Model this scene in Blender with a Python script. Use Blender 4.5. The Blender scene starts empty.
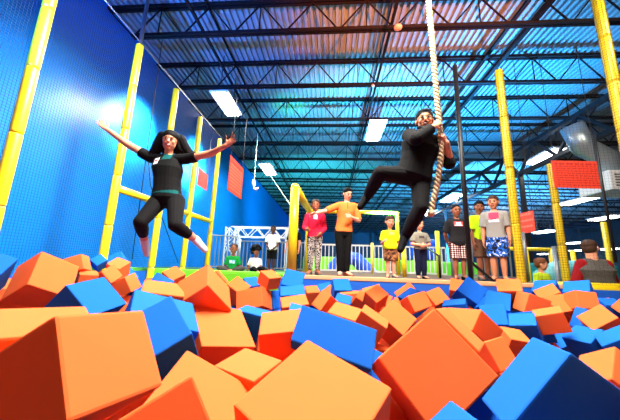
import bpy, bmesh, math, random
import numpy as np
from mathutils import Vector, Matrix, Euler
random.seed(7)
SC = bpy.context.scene
COL = SC.collection
V = Vector

# ------------------------------------------------------------------ camera geometry
FPX = 274.0
PITCH, YAW, ROLL = math.radians(11.0), math.radians(4.5), math.radians(1.94)
CAM = V((0, 0, 1.24))
_f = V((-math.sin(YAW) * math.cos(PITCH), math.cos(YAW) * math.cos(PITCH), math.sin(PITCH)))
_r0 = V((math.cos(YAW), math.sin(YAW), 0)); _u0 = _r0.cross(_f)
CR = _r0 * math.cos(ROLL) + _u0 * math.sin(ROLL)
CU = _u0 * math.cos(ROLL) - _r0 * math.sin(ROLL)
CF = _f

def ray(x, y):
    return CF + CR * ((x - 310) / FPX) + CU * ((210 - y) / FPX)
def at(x, y, Y):            # the point seen at pixel (x, y) at depth Y in the room
    d = ray(x, y); return CAM + d * (Y / d.y)
def at_z(x, y, z):
    d = ray(x, y); return CAM + d * ((z - CAM.z) / d.z)

# ------------------------------------------------------------------ materials
def lin(c):
    return tuple((v / 12.92 if v <= 0.04045 else ((v + 0.055) / 1.055) ** 2.4) for v in c)
def rgb(r, g, b):
    return lin((r / 255, g / 255, b / 255)) + (1,)
MATS = {}
def mat(name, col, rough=0.6, metal=0.0, spec=0.4, noise=0.0, nscale=40, bump=0.0, bscale=200, emit=None, estr=0, coat=0):
    if name in MATS: return MATS[name]
    m = bpy.data.materials.new(name); m.use_nodes = True
    nt = m.node_tree; b = nt.nodes['Principled BSDF']
    b.inputs['Base Color'].default_value = col
    b.inputs['Roughness'].default_value = rough
    b.inputs['Metallic'].default_value = metal
    b.inputs['Specular IOR Level'].default_value = spec
    b.inputs['Coat Weight'].default_value = coat
    tc = nt.nodes.new('ShaderNodeTexCoord')
    if noise:
        n = nt.nodes.new('ShaderNodeTexNoise'); n.inputs['Scale'].default_value = nscale; n.inputs['Detail'].default_value = 4
        nt.links.new(tc.outputs['Object'], n.inputs['Vector'])
        mx = nt.nodes.new('ShaderNodeMix'); mx.data_type = 'RGBA'
        d = 1 - noise; l = 1 + noise
        mx.inputs[6].default_value = (col[0] * d, col[1] * d, col[2] * d, 1)
        mx.inputs[7].default_value = (min(1, col[0] * l), min(1, col[1] * l), min(1, col[2] * l), 1)
        nt.links.new(n.outputs['Fac'], mx.inputs[0]); nt.links.new(mx.outputs[2], b.inputs['Base Color'])
    if bump:
        n2 = nt.nodes.new('ShaderNodeTexNoise'); n2.inputs['Scale'].default_value = bscale; n2.inputs['Detail'].default_value = 3
        nt.links.new(tc.outputs['Object'], n2.inputs['Vector'])
        bp = nt.nodes.new('ShaderNodeBump'); bp.inputs['Strength'].default_value = bump; bp.inputs['Distance'].default_value = 0.004
        nt.links.new(n2.outputs['Fac'], bp.inputs['Height']); nt.links.new(bp.outputs['Normal'], b.inputs['Normal'])
    if emit:
        b.inputs['Emission Color'].default_value = emit; b.inputs['Emission Strength'].default_value = estr
    MATS[name] = m
    return m

def pattern_mat(name, cols, scale, kind='noise', pos=(0.45, 0.5), rough=0.8):
    m = bpy.data.materials.new(name); m.use_nodes = True
    nt = m.node_tree; b = nt.nodes['Principled BSDF']; b.inputs['Roughness'].default_value = rough
    b.inputs['Specular IOR Level'].default_value = 0.2
    tc = nt.nodes.new('ShaderNodeTexCoord')
    if kind == 'plaid':
        ck = []
        for ax in ('X', 'Z'):
            w = nt.nodes.new('ShaderNodeTexWave'); w.bands_direction = ax; w.inputs['Scale'].default_value = scale
            nt.links.new(tc.outputs['Object'], w.inputs['Vector']); ck.append(w)
        ad = nt.nodes.new('ShaderNodeMath'); ad.operation = 'ADD'
        nt.links.new(ck[0].outputs['Fac'], ad.inputs[0]); nt.links.new(ck[1].outputs['Fac'], ad.inputs[1])
        hf = nt.nodes.new('ShaderNodeMath'); hf.operation = 'MULTIPLY'; hf.inputs[1].default_value = 0.5
        nt.links.new(ad.outputs[0], hf.inputs[0]); fac = hf.outputs[0]
    else:
        n = nt.nodes.new('ShaderNodeTexNoise'); n.inputs['Scale'].default_value = scale; n.inputs['Detail'].default_value = 2
        if kind == 'zebra': n.inputs['Distortion'].default_value = 2.5
        nt.links.new(tc.outputs['Object'], n.inputs['Vector']); fac = n.outputs['Fac']
    cr = nt.nodes.new('ShaderNodeValToRGB'); cr.color_ramp.interpolation = 'CONSTANT'
    el = cr.color_ramp.elements
    el[0].position = 0; el[0].color = cols[0]; el[1].position = pos[0]; el[1].color = cols[1]
    for c, p in zip(cols[2:], pos[1:]):
        e = el.new(p); e.color = c
    nt.links.new(fac, cr.inputs['Fac']); nt.links.new(cr.outputs['Color'], b.inputs['Base Color'])
    MATS[name] = m
    return m

# ------------------------------------------------------------------ mesh helpers
def link(name, me, parent=None, loc=None):
    o = bpy.data.objects.new(name, me); COL.objects.link(o)
    if parent is not None:
        o.parent = parent
    if loc is not None: o.location = loc
    return o
def bm_obj(name, bm, m, parent=None, smooth=False, loc=None):
    me = bpy.data.meshes.new(name)
    bmesh.ops.recalc_face_normals(bm, faces=bm.faces[:])
    if smooth:
        for f in bm.faces: f.smooth = True
    bm.to_mesh(me); bm.free()
    for x in (m if isinstance(m, (list, tuple)) else [m]): me.materials.append(x)
    return link(name, me, parent, loc)
def tag(o, label, cat=None, group=None, kind=None):
    if label: o['label'] = label
    if cat: o['category'] = cat
    if group: o['group'] = group
    if kind: o['kind'] = kind
    return o
def thing(name, label, cat, loc=(0, 0, 0), group=None):
    o = link(name, None); o.location = loc
    return tag(o, label, cat, group)
def struct(o):
    o['kind'] = 'structure'; return o

def add_box(bm, c, s, rot=None, bevel=0, mi=0):
    r = bmesh.ops.create_cube(bm, size=1.0)
    vs = r['verts']
    M = Matrix.Diagonal((s[0], s[1], s[2], 1))
    if rot is not None: M = rot.to_4x4() @ M
    M = Matrix.Translation(c) @ M
    bmesh.ops.transform(bm, matrix=M, verts=vs)
    fs = set(f for v in vs for f in v.link_faces)
    for f in fs: f.material_index = mi
    if bevel:
        es = list(set(e for v in vs for e in v.link_edges))
        bmesh.ops.bevel(bm, geom=es, offset=bevel, segments=2, affect='EDGES', profile=0.6)
def frame_of(d):
    d = V(d).normalized()
    a = V((0, 0, 1)) if abs(d.z) < 0.9 else V((0, 1, 0))
    x = a.cross(d).normalized(); y = d.cross(x)
    return x, y, d
def add_bar(bm, p, q, w, h=None, mi=0):
    p, q = V(p), V(q); h = h or w
    x, y, d = frame_of(q - p)
    L = (q - p).length
    R = Matrix((x, y, d)).transposed()
    add_box(bm, (p + q) / 2, (w, h, L), R, mi=mi)
def add_tube(bm, pts, rs, seg=12, cap=True, mi=0):
    pts = [V(p) for p in pts]
    if not isinstance(rs, (list, tuple)): rs = [rs] * len(pts)
    rings = []; x = None
    for i, p in enumerate(pts):
        d = (pts[min(i + 1, len(pts) - 1)] - pts[max(i - 1, 0)]).normalized()
        if x is None: x = frame_of(d)[0]
        x = (x - d * x.dot(d)).normalized(); y = d.cross(x)
        rings.append([bm.verts.new(p + (x * math.cos(2 * math.pi * k / seg) + y * math.sin(2 * math.pi * k / seg)) * rs[i]) for k in range(seg)])
    for a, b in zip(rings, rings[1:]):
        for k in range(seg):
            f = bm.faces.new((a[k], a[(k + 1) % seg], b[(k + 1) % seg], b[k])); f.material_index = mi
    if cap:
        bm.faces.new(rings[0][::-1]).material_index = mi; bm.faces.new(rings[-1]).material_index = mi

# ------------------------------------------------------------------ body builder
def cap(bm, p, q, r1, r2, seg=12, flat1=False, flat2=False):
    """tapered capsule; flat ends make clean cuffs and hems"""
    p, q = V(p), V(q); d = (q - p)
    if d.length < 1e-5: d = V((0, 0, 1e-4))
    dn = d.normalized()
    pts = []; rs = []
    if not flat1:
        for a in (80, 55, 28): pts.append(p - dn * r1 * math.sin(math.radians(a))); rs.append(r1 * math.cos(math.radians(a)))
    pts += [p, q]; rs += [r1, r2]
    if not flat2:
        for a in (28, 55, 80): pts.append(q + dn * r2 * math.sin(math.radians(a))); rs.append(r2 * math.cos(math.radians(a)))
    add_tube(bm, pts, rs, seg)
def ell(bm, c, ax, seg=16):
    """ellipsoid; ax = three axis vectors with lengths"""
    r = bmesh.ops.create_uvsphere(bm, u_segments=seg, v_segments=max(8, seg * 2 // 3), radius=1)
    M = Matrix(([ax[0][0], ax[1][0], ax[2][0], c[0]], [ax[0][1], ax[1][1], ax[2][1], c[1]], [ax[0][2], ax[1][2], ax[2][2], c[2]], [0, 0, 0, 1]))
    bmesh.ops.transform(bm, matrix=M, verts=r['verts'])
    if M.to_3x3().determinant() < 0:
        bmesh.ops.reverse_faces(bm, faces=list(set(f for v in r['verts'] for f in v.link_faces)))
def loft(bm, rings, seg=20, power=2.4):
    """rings: (centre, side vector, front vector) with half lengths; super-elliptic sections"""
    R = []
    for c, s, f in rings:
        row = []
        for k in range(seg):
            t = 2 * math.pi * k / seg; a, b = math.cos(t), math.sin(t)
            row.append(bm.verts.new(V(c) + V(s) * (abs(a) ** (2 / power)) * (1 if a >= 0 else -1) + V(f) * (abs(b) ** (2 / power)) * (1 if b >= 0 else -1)))
        R.append(row)
    for a, b in zip(R, R[1:]):
        for k in range(seg): bm.faces.new((a[k], a[(k + 1) % seg], b[(k + 1) % seg], b[k]))
    bm.faces.new(R[0][::-1]); bm.faces.new(R[-1])
def hand(bm, w, d, n, L, side, curl=25, spread=6, thumb=0.5):
    """w wrist, d towards the knuckles, n the way the palm faces, side = +1/-1 picks the thumb side"""
    d = V(d).normalized(); n = V(n); n = (n - d * n.dot(d)).normalized(); t = n.cross(d) * side; w = V(w)
    loft(bm, [(w - d * 0.05 * L, t * 0.13 * L, n * 0.10 * L), (w + d * 0.14 * L, t * 0.19 * L, n * 0.10 * L), (w + d * 0.36 * L, t * 0.23 * L, n * 0.09 * L), (w + d * 0.52 * L, t * 0.22 * L, n * 0.075 * L)], 12, 2.6)
    for i, (off, ln) in enumerate(((0.165, 0.44), (0.055, 0.5), (-0.055, 0.46), (-0.165, 0.36))):
        p = w + d * 0.48 * L + t * off * L
        ang = math.radians(spread) * (off / 0.11)
        fd = d * math.cos(ang) + t * math.sin(ang)
        c = 0
        for j, k in enumerate((0.42, 0.32, 0.26)):
            c += math.radians(curl) * (1.0 if j else 0.7)
            q = p + (fd * math.cos(c) + n * math.sin(c)) * ln * k * L
            cap(bm, p, q, (0.052 - 0.005 * j) * L, (0.048 - 0.006 * j) * L, 8)
            p = q
    p = w + d * 0.12 * L + t * 0.13 * L
    td = (d * 0.55 + t * (0.45 + thumb * 0.6) + n * 0.3).normalized()
    q = p + td * 0.24 * L; cap(bm, p, q, 0.075 * L, 0.06 * L, 8)
    td = (td + d * 0.5 + n * math.radians(curl) * 0.8).normalized()
    cap(bm, q, q + td * 0.2 * L, 0.06 * L, 0.045 * L, 8)

_dg = None
def solid(bm, vox, smooth=3):
    """fuse overlapping closed shapes into one continuous surface"""
    me = bpy.data.meshes.new('tmp'); bm.to_mesh(me); bm.free()
    o = bpy.data.objects.new('tmp', me); COL.objects.link(o)
    r = o.modifiers.new('r', 'REMESH'); r.mode = 'VOXEL'; r.voxel_size = vox; r.use_smooth_shade = True
    if smooth:
        s = o.modifiers.new('s', 'SMOOTH'); s.factor = 0.5; s.iterations = smooth
    dg = bpy.context.evaluated_depsgraph_get()
    out = bpy.data.meshes.new_from_object(o.evaluated_get(dg))
    bpy.data.objects.remove(o); bpy.data.meshes.remove(me)
    for p in out.polygons: p.use_smooth = True
    return out
def place(name, me, base, m, parent=None):
    """mesh built in room coordinates -> object with its origin at base"""
    me.transform(Matrix.Translation(-V(base)))
    me.materials.clear()
    for x in (m if isinstance(m, (list, tuple)) else [m]): me.materials.append(x)
    me.name = name
    return link(name, me, parent, None if parent is not None else base)
def paint(o, base, regions):
    """surface pattern of a garment: regions = (material index, test(point in room coords, normal))"""
    for p in o.data.polygons:
        c = p.center + V(base)
        for mi, test in regions:
            if test(c, p.normal): p.material_index = mi

def lerp(a, b, t): return V(a) + (V(b) - V(a)) * t

SKINS = {}
def skin(name, c):
    return mat('skin_' + name, c, rough=0.5, spec=0.35, noise=0.06, nscale=30)

def person(J, H, outfit, label, headk=0.145, vox=0.0065, group=None, base=None):
    """J: joints in room coordinates. One continuous body; hair and clothes are its children."""
    o = outfit
    headH = headk * H
    up = (V(J['neck']) - V(J['pelvis'])).normalized()
    hs = (V(J['hipL']) - V(J['hipR'])); ss = (V(J['shL']) - V(J['shR']))
    hsn = hs.normalized(); ssn = ss.normalized()
    hf = hsn.cross(up) ; hf = hf.normalized(); sf = ssn.cross(up).normalized()
    # forward: person's left x up = ... flip so that it agrees with the stated facing
    if hf.dot(V(J['face'])) < 0 and not J.get('noflip'): hf = -hf
    if sf.dot(V(J['face'])) < 0 and not J.get('noflip'): sf = -sf
    if J.get('front') is not None:
        ff = V(J['front'])
        if hf.dot(ff) < 0: hf = -hf
        if sf.dot(ff) < 0: sf = -sf
    g = o.get('girth', 1.0)
    pel, neck = V(J['pelvis']), V(J['neck'])
    spine = (neck - pel).length
    shw = ss.length / 2
    def ring(t, w, d, off=0.0):
        f = hf.lerp(sf, max(0, min(1, t))).normalized(); s = hsn.lerp(ssn, max(0, min(1, t))).normalized()
        bend = V(J.get('bend', (0, 0, 0))) * math.sin(math.pi * max(0, min(1, t)))
        return (pel + up * spine * t + f * off + bend, s * w, f * d)
    def torso(bm, ex, t0=-0.16, t1=1.0, fl=0.0):
        R = [(-0.16, 0.070, 0.052), (0.0, 0.092 * g, 0.066 * g), (0.25, 0.080 * g, 0.060 * g), (0.45, 0.080 * g, 0.060 * g), (0.68, 0.096 * g, 0.066 * g), (0.86, 0.098, 0.056), (0.95, 0.066, 0.045), (1.03, 0.036, 0.036)]
        rr = []
        def at_t(t):
            for a, b in zip(R, R[1:]):
                if a[0] <= t <= b[0]:
                    k = (t - a[0]) / (b[0] - a[0]); return (t, a[1] + (b[1] - a[1]) * k, a[2] + (b[2] - a[2]) * k)
            return R[0] if t < R[0][0] else R[-1]
        ts = [t0] + [r[0] for r in R if t0 + 0.03 < r[0] < t1 - 0.02] + [t1]
        for t in ts:
            _, w, d = at_t(t)
            k = fl * max(0, (0.35 - t))
            rr.append(ring(t, w * H + ex + k, d * H + ex + k))
        loft(bm, rr, 24)
    L_, R_ = 'L', 'R'
    # --- body
    bm = bmesh.new()
    torso(bm, 0)
    hc = V(J['head']); hu = V(J.get('headup', (hc - neck))).normalized(); hfw = V(J['face']); hfw = (hfw - hu * hfw.dot(hu)).normalized(); hl = hu.cross(hfw)
    # hl: the person's left
    cap(bm, neck - up * 0.02 * H, hc - hu * headH * 0.2 - hfw * headH * 0.06, 0.031 * H * o.get('neck', 1), 0.030 * H * o.get('neck', 1))
    a = headH / 2
    ell(bm, hc + hu * a * 0.22 - hfw * a * 0.08, (hl * a * 0.70, hfw * a * 0.84, hu * a * 0.78))
    ell(bm, hc - hu * a * 0.32 + hfw * a * 0.14, (hl * a * 0.58, hfw * a * 0.60, hu * a * 0.64))
    ell(bm, hc - hu * a * 0.78 + hfw * a * 0.42, (hl * a * 0.26, hfw * a * 0.24, hu * a * 0.2), 10)        # chin
    loft(bm, [(hc + hu * a * 0.12 + hfw * a * 0.70, hl * a * 0.07, hfw * a * 0.06), (hc - hu * a * 0.14 + hfw * a * 0.84, hl * a * 0.11, hfw * a * 0.1), (hc - hu * a * 0.24 + hfw * a * 0.80, hl * a * 0.15, hfw * a * 0.1)], 10)
    for s in (1, -1):
        ell(bm, hc - hu * a * 0.05 + hl * s * a * 0.72 - hfw * a * 0.08, (hl * a * 0.09, hfw * a * 0.16, hu * a * 0.24), 10)
        ell(bm, hc - hu * a * 0.16 + hl * s * a * 0.36 + hfw * a * 0.52, (hl * a * 0.2, hfw * a * 0.17, hu * a * 0.2), 10)  # cheeks
    ak = o.get('arm', 1.0)
    for S in 'LR':
        sh, el, wr = V(J['sh' + S]), V(J['el' + S]), V(J['wr' + S])
        cap(bm, sh, el, 0.033 * H * ak, 0.026 * H * ak); cap(bm, el, wr, 0.027 * H * ak, 0.0165 * H * ak)
        cap(bm, lerp(neck - up * 0.03 * H, sh, 0.25), sh, 0.036 * H, 0.034 * H * ak)
        h = J['hand' + S]
        hand(bm, wr, h['d'], h['n'], o.get('handL', 0.108) * H, h.get('s', 1), h.get('curl', 25), h.get('spread', 6), h.get('thumb', 0.5))
        hp, kn, an, to = V(J['hip' + S]), V(J['kn' + S]), V(J['an' + S]), V(J['to' + S])
        lk = o.get('leg', 1.0)
        cap(bm, hp, kn, 0.052 * H * lk, 0.035 * H * lk); cap(bm, kn, lerp(kn, an, 0.4), 0.034 * H * lk, 0.033 * H * lk); cap(bm, lerp(kn, an, 0.35), an, 0.034 * H * lk, 0.021 * H * lk)
        fd = (to - an)
        cap(bm, an, lerp(an, to, 0.9), 0.026 * H, 0.018 * H)
    me = solid(bm, vox)
    lo = min((v.co.z for v in me.vertices))
    B = V(base) if base is not None else V((pel.x, pel.y, lo))
    sk = outfit['skin']
    body = place('person', me, B, sk)
    tag(body, label, 'person', group)
    # --- face
    def lump(name, items, m):
        b2 = bmesh.new()
        for c, ax in items: ell(b2, c, ax, 12)
        for f in b2.faces: f.smooth = True
        mm = bpy.data.meshes.new(name); b2.to_mesh(mm); b2.free()
        return place(name, mm, B, m, body)
    if not o.get('noface'):
        for s in (1, -1):
            ec = hc + hu * a * 0.08 + hl * s * a * 0.27 + hfw * a * 0.715
            eo = lump('eye', [(ec, (hl * a * 0.115, hfw * a * 0.05, hu * a * 0.055))], mat('eye_white', rgb(165, 150, 140), 0.4))
            b2 = bmesh.new(); ell(b2, ec + hfw * a * 0.045, (hl * a * 0.07, hfw * a * 0.03, hu * a * 0.062), 10)
            mm = bpy.data.meshes.new('pupil'); b2.to_mesh(mm); b2.free()
            po = place('pupil', mm, B, mat('pupil_dark', rgb(25, 15, 12), 0.2), eo)
            lump('eyebrow', [(ec + hu * a * 0.17 + hl * s * a * 0.02 + hfw * a * 0.02, (hl * a * 0.17, hfw * a * 0.05, hu * a * 0.032))], o.get('hairmat'))
        mo = o.get('mouth', 'closed')
        mc = hc - hu * a * 0.46 + hfw * a * 0.735
        lump('mouth', [(mc, (hl * a * 0.22, hfw * a * 0.07, hu * a * (0.15 if mo == 'open' else 0.06)))], mat('lips', rgb(150, 60, 55), 0.45))
        if mo == 'open':
            lump('teeth', [(mc + hu * a * 0.06 + hfw * a * 0.02, (hl * a * 0.17, hfw * a * 0.065, hu * a * 0.05))], mat('teeth', rgb(235, 230, 220), 0.3))
        elif mo == 'smile':
            lump('teeth', [(mc + hfw * a * 0.02, (hl * a * 0.16, hfw * a * 0.06, hu * a * 0.035))], mat('teeth', rgb(235, 230, 220), 0.3))
    # --- hair
    hr = o.get('hair', 'short')
    bm = bmesh.new()
    if hr in ('short', 'long', 'curly', 'buzz', 'bun'):
        th = {'short': 1.08, 'long': 1.12, 'curly': 1.2, 'buzz': 1.045, 'bun': 1.06}[hr]
        fw_ = 0.17 if hr in ('long', 'curly') else 0.16
        ell(bm, hc + hu * a * (0.47 if hr == 'long' else 0.40) - hfw * a * fw_, (hl * a * 0.72 * th, hfw * a * 0.80 * th, hu * a * 0.63 * th), 18)
        if hr != 'buzz':
            ell(bm, hc - hu * a * 0.02 - hfw * a * 0.42, (hl * a * 0.66 * th, hfw * a * 0.50 * th, hu * a * 0.62 * th), 16)
        if hr == 'short':
            ell(bm, hc + hu * a * 0.76 + hfw * a * 0.16, (hl * a * 0.58, hfw * a * 0.50, hu * a * 0.30), 14)
        if hr == 'short' and o.get('fringe'):
            for k in range(-3, 4):
                ell(bm, hc + hu * a * (0.60 - 0.02 * abs(k)) + hfw * a * (0.62 - 0.035 * k * k) + hl * a * 0.15 * k, (hl * a * 0.13, hfw * a * 0.12, hu * a * 0.2), 8)
    if hr == 'long':
        for (sx, sy, ln, r, dx) in o.get('strands', []):
            p0 = hc + hu * a * 0.5 + hl * sx * a - hfw * sy * a
            p1 = p0 - hu * a * 0.9 + hl * dx * a * 0.4 - hfw * a * 0.1; p2 = p0 - hu * ln * a + hl * dx * a
            cap(bm, p0, p1, r * a, r * a * 1.05, 10); cap(bm, p1, p2, r * a * 1.05, r * a * 0.35, 10)
    if hr == 'curly':
        rr = random.Random(3)
        for k in range(60):
            th_ = rr.uniform(0, 2 * math.pi); ph = rr.uniform(-0.7, 1.5)
            dirv = hl * math.cos(th_) * math.cos(ph) + hfw * math.sin(th_) * math.cos(ph) + hu * math.sin(ph)
            if dirv.dot(hfw) > 0.35 and dirv.dot(hu) < 0.55: continue
            c = hc + hu * a * 0.25 - hfw * a * 0.2 + dirv * a * 1.12
            ell(bm, c, (hl * a * 0.3, hfw * a * 0.3, hu * a * 0.3), 8)
    if hr == 'bun':
        ell(bm, hc + hu * a * 0.75 - hfw * a * 0.75, (hl * a * 0.3, hfw * a * 0.3, hu * a * 0.28), 10)
    if len(bm.verts):
        place('hair', solid(bm, max(0.006, vox), 2), B, o['hairmat'], body)
    else: bm.free()
    # --- trousers / shorts
    if o.get('pants'):
        pm, plen, pex = o['pants']
        bm = bmesh.new(); torso(bm, pex + 0.004, -0.17, o.get('waist', 0.0))
        lk = o.get('leg', 1.0)
        for S in 'LR':
            hp, kn, an = V(J['hip' + S]), V(J['kn' + S]), V(J['an' + S])
            if plen <= 1:
                e = lerp(hp, kn, plen); cap(bm, hp, e, 0.053 * H * lk + pex, (0.053 + (0.036 - 0.053) * plen) * H * lk + pex * 1.6, 14, False, True)
            else:
                t = plen - 1; e = lerp(kn, an, t)
                cap(bm, hp, kn, 0.053 * H * lk + pex, 0.036 * H * lk + pex, 14)
                m_ = lerp(kn, an, min(0.4, t * 0.5)); cap(bm, kn, m_, 0.036 * H * lk + pex, 0.035 * H * lk + pex, 14)
                cap(bm, m_, e, 0.035 * H * lk + pex, (0.036 - 0.013 * t) * H * lk + pex * o.get('flare', 1.0), 14, False, True)
        place(o.get('pname', 'trousers'), solid(bm, vox, 3), B, pm, body)
    # --- shirt
    if o.get('shirt'):
        sm, hem, slv, sex = o['shirt']
        bm = bmesh.new(); torso(bm, sex, hem, 0.985, o.get('shirtflare', 0.0))
        for S in 'LR':
            sh, el, wr = V(J['sh' + S]), V(J['el' + S]), V(J['wr' + S])
            cap(bm, lerp(neck - up * 0.035 * H, sh, 0.3), sh, 0.036 * H + sex, 0.036 * H * ak + sex * 0.8, 12)
            sv = slv if not isinstance(slv, dict) else slv[S]
            if sv <= 1:
                cap(bm, sh, lerp(sh, el, sv), 0.035 * H * ak + sex * 0.8, (0.035 - 0.008 * sv) * H * ak + sex * 1.4, 14, False, True)
            else:
                cap(bm, sh, el, 0.035 * H * ak + sex * 0.8, 0.028 * H * ak + sex * 0.8, 14)
                cap(bm, el, lerp(el, wr, sv - 1), 0.029 * H * ak + sex * 0.8, 0.021 * H * ak + sex, 14, False, True)
        mats = sm if isinstance(sm, list) else [sm]
        so = place(o.get('sname', 'shirt'), solid(bm, vox, 3), B, mats, body)
        chest = pel + up * spine * 0.7
        regs = []
        for (mi, cs, cu, ws, wu) in o.get('prints', []):
            def test(c, n, cs=cs, cu=cu, ws=ws, wu=wu):
                d = c - chest
                return n.dot(sf) > 0.25 and abs(d.dot(ssn if ssn.dot(hl) > 0 else -ssn) - cs * H) < ws * H and abs(d.dot(up) - cu * H) < wu * H
            regs.append((mi, test))
        if regs: paint(so, B, regs)
    if o.get('vest'):
        vm, vh, vex = o['vest']
        bm = bmesh.new(); torso(bm, vex, vh, 0.99)
        for S in 'LR': cap(bm, lerp(neck - up * 0.03 * H, V(J['sh' + S]), 0.2), lerp(neck - up * 0.03 * H, V(J['sh' + S]), 0.85), 0.036 * H + vex, 0.038 * H + vex * 0.8, 12)
        place('vest', solid(bm, vox, 3), B, vm, body)
    # --- shoes / socks
    if o.get('shoes'):
        fm, nm = o['shoes']
        for S in 'LR':
            an, to = V(J['an' + S]), V(J['to' + S]); kn = V(J['kn' + S])
            bm = bmesh.new()
            fd = (to - an); ft = fd.normalized()
            if nm == 'sock':
                cap(bm, lerp(an, kn, 0.32), an, 0.027 * H, 0.026 * H, 12, True)
                cap(bm, an, to, 0.030 * H, 0.021 * H, 12)
                cap(bm, an, an - ft * 0.012 * H + (an - kn).normalized() * 0.012 * H, 0.026 * H, 0.024 * H)
            else:
                gnd = V((an.x, an.y, an.z)); hd = V((fd.x, fd.y, 0)).normalized(); sd = V((-hd.y, hd.x, 0)); u_ = V((0, 0, 1))
                z0 = J['ground']
                p = V((an.x, an.y, z0)) - hd * 0.035 * H
                Lf = 0.165 * H
                rows = []
                for t, w, h in ((0.0, 0.020, 0.05), (0.08, 0.027, 0.06), (0.3, 0.027, 0.058), (0.5, 0.028, 0.042), (0.75, 0.031, 0.03), (0.92, 0.025, 0.024), (1.0, 0.013, 0.017)):
                    rows.append((p + hd * Lf * t + u_ * h * H / 2, sd * w * H, u_ * h * H / 2))
                loft(bm, rows, 14, 3.0)
            place(nm, solid(bm, vox * 0.9, 2), B, fm, body)
    return body, B, dict(hc=hc, hu=hu, hf=hfw, hl=hl, a=a, chest=pel + up * spine * 0.7, sf=sf, up=up)

def stand(pos, H, ang, arms, lean=(0, 0), feet=0.06, turn=0, look=None, headup=None, kneebend=0, headk=0.145):
    """joints of a standing figure at pos (on the ground); ang = way it faces in degrees (0 = towards -Y, + turns to its left / +X)"""
    t = math.radians(ang); f = V((math.sin(t), -math.cos(t), 0)); u = V((0, 0, 1)); l = u.cross(f)
    p = V(pos); J = {'ground': p.z}
    ln = f * lean[1] * H + l * lean[0] * H
    J['pelvis'] = p + u * 0.50 * H; J['neck'] = p + u * (0.855 - 0.03 * (headk - 0.13) / 0.02) * H + ln
    hh = headk * H
    J['head'] = p + u * (H - hh / 2) + ln * 1.15 + f * 0.012 * H
    t2 = math.radians(ang + turn); f2 = V((math.sin(t2), -math.cos(t2), 0)); l2 = u.cross(f2)
    for S, s in (('L', 1), ('R', -1)):
        J['sh' + S] = J['neck'] - u * 0.045 * H + l2 * s * 0.098 * H
        J['hip' + S] = J['pelvis'] - u * 0.01 * H + l * s * 0.048 * H
        an = p + l * s * feet * H * 0.8 + u * 0.045 * H
        J['an' + S] = an; J['kn' + S] = lerp(J['hip' + S], an, 0.5) + f * (0.012 + kneebend) * H
        J['to' + S] = an + f * 0.10 * H + l * s * 0.03 * H - u * 0.022 * H
        A = arms[S]
        e = A['e']; w = A['w']
        el = J['sh' + S] + (l2 * s * e[0] + f2 * e[1] + u * e[2]).normalized() * 0.165 * H
        wr = el + (l2 * s * w[0] + f2 * w[1] + u * w[2]).normalized() * 0.14 * H
        J['el' + S], J['wr' + S] = el, wr
        d = (wr - el).normalized()
        n = l2 * s * A.get('n', (-1, 0, 0))[0] + f2 * A.get('n', (-1, 0, 0))[1] + u * A.get('n', (-1, 0, 0))[2]
        J['hand' + S] = dict(d=d, n=n, s=A.get('s', s), curl=A.get('curl', 22), spread=A.get('spread', 4))
    J['face'] = V(look) if look is not None else f
    J['front'] = f
    if headup is not None: J['headup'] = V(headup)
    return J
GLOW = 14.0; KEY = 1150.0; DECKP = 200.0; FRONT = 110.0; WALLP = 3400.0; AMB = 12000.0; FLOOD = 4000.0
# ------------------------------------------------------------------ the hall
DECK_Z = 1.02; CEIL = 7.33; BOT = 6.48; WALLX = -5.63; POLEX = -3.75
EDGE_Y = 4.95
blue_gloss = mat('wall_blue', (0.0015, 0.19, 0.66, 1), rough=0.3, spec=0.35, noise=0.06, nscale=1.2)
dark = mat('dark_steel', rgb(30, 22, 24), 0.5, 0.2)
black = mat('black_paint', rgb(14, 14, 16), 0.45)
yellow = mat('yellow_vinyl', (0.80, 0.55, 0.006, 1), rough=0.38, spec=0.45, noise=0.05, nscale=6, coat=0.15)
tan_edge = mat('tan_edge', rgb(214, 160, 112), 0.6, noise=0.08)
navy_pad = mat('pit_pad_blue', (0.006, 0.10, 0.50, 1), 0.5)
lime_pad = mat('lime_pad', (0.16, 0.62, 0.02, 1), 0.45)
white_metal = mat('white_metal', rgb(205, 205, 200), 0.4)
concrete = mat('floor_grey', rgb(70, 78, 84), 0.5, noise=0.15, nscale=3)
teal_wall = mat('far_wall', rgb(12, 58, 78), 0.7, noise=0.1, nscale=1)

bm = bmesh.new(); add_box(bm, (12, 22, -0.1), (37, 56, 0.2)); struct(bm_obj('floor', bm, concrete))
bm = bmesh.new(); add_box(bm, (WALLX - 0.1, 21.5, 3.7), (0.2, 57, 7.7)); struct(bm_obj('wall_left', bm, blue_gloss))
bm = bmesh.new(); add_box(bm, (12, 48.1, 3.7), (37, 0.2, 7.7)); struct(bm_obj('wall_far', bm, teal_wall))
bm = bmesh.new(); add_box(bm, (30.1, 21.5, 3.7), (0.2, 57, 7.7)); struct(bm_obj('wall_right', bm, teal_wall))

# corrugated steel roof deck, ribs along the room
deckm = mat('galvanised_deck', rgb(140, 140, 138), 0.5, 0.1, spec=0.2, noise=0.12, nscale=2.5)
bm = bmesh.new()
prof = []
x = WALLX - 0.1; P = 0.16
while x < 30.2:
    prof += [(x, 0), (x + 0.06, 0), (x + 0.072, 0.075), (x + 0.148, 0.075)]; x += P
a = [bm.verts.new((px, -7, CEIL + pz)) for px, pz in prof]; b = [bm.verts.new((px, 48.2, CEIL + pz)) for px, pz in prof]
for i in range(len(prof) - 1): bm.faces.new((a[i], a[i + 1], b[i + 1], b[i]))
o = bm_obj('ceiling', bm, deckm); struct(o)
m_ = o.modifiers.new('thick', 'SOLIDIFY'); m_.thickness = 0.01

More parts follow.
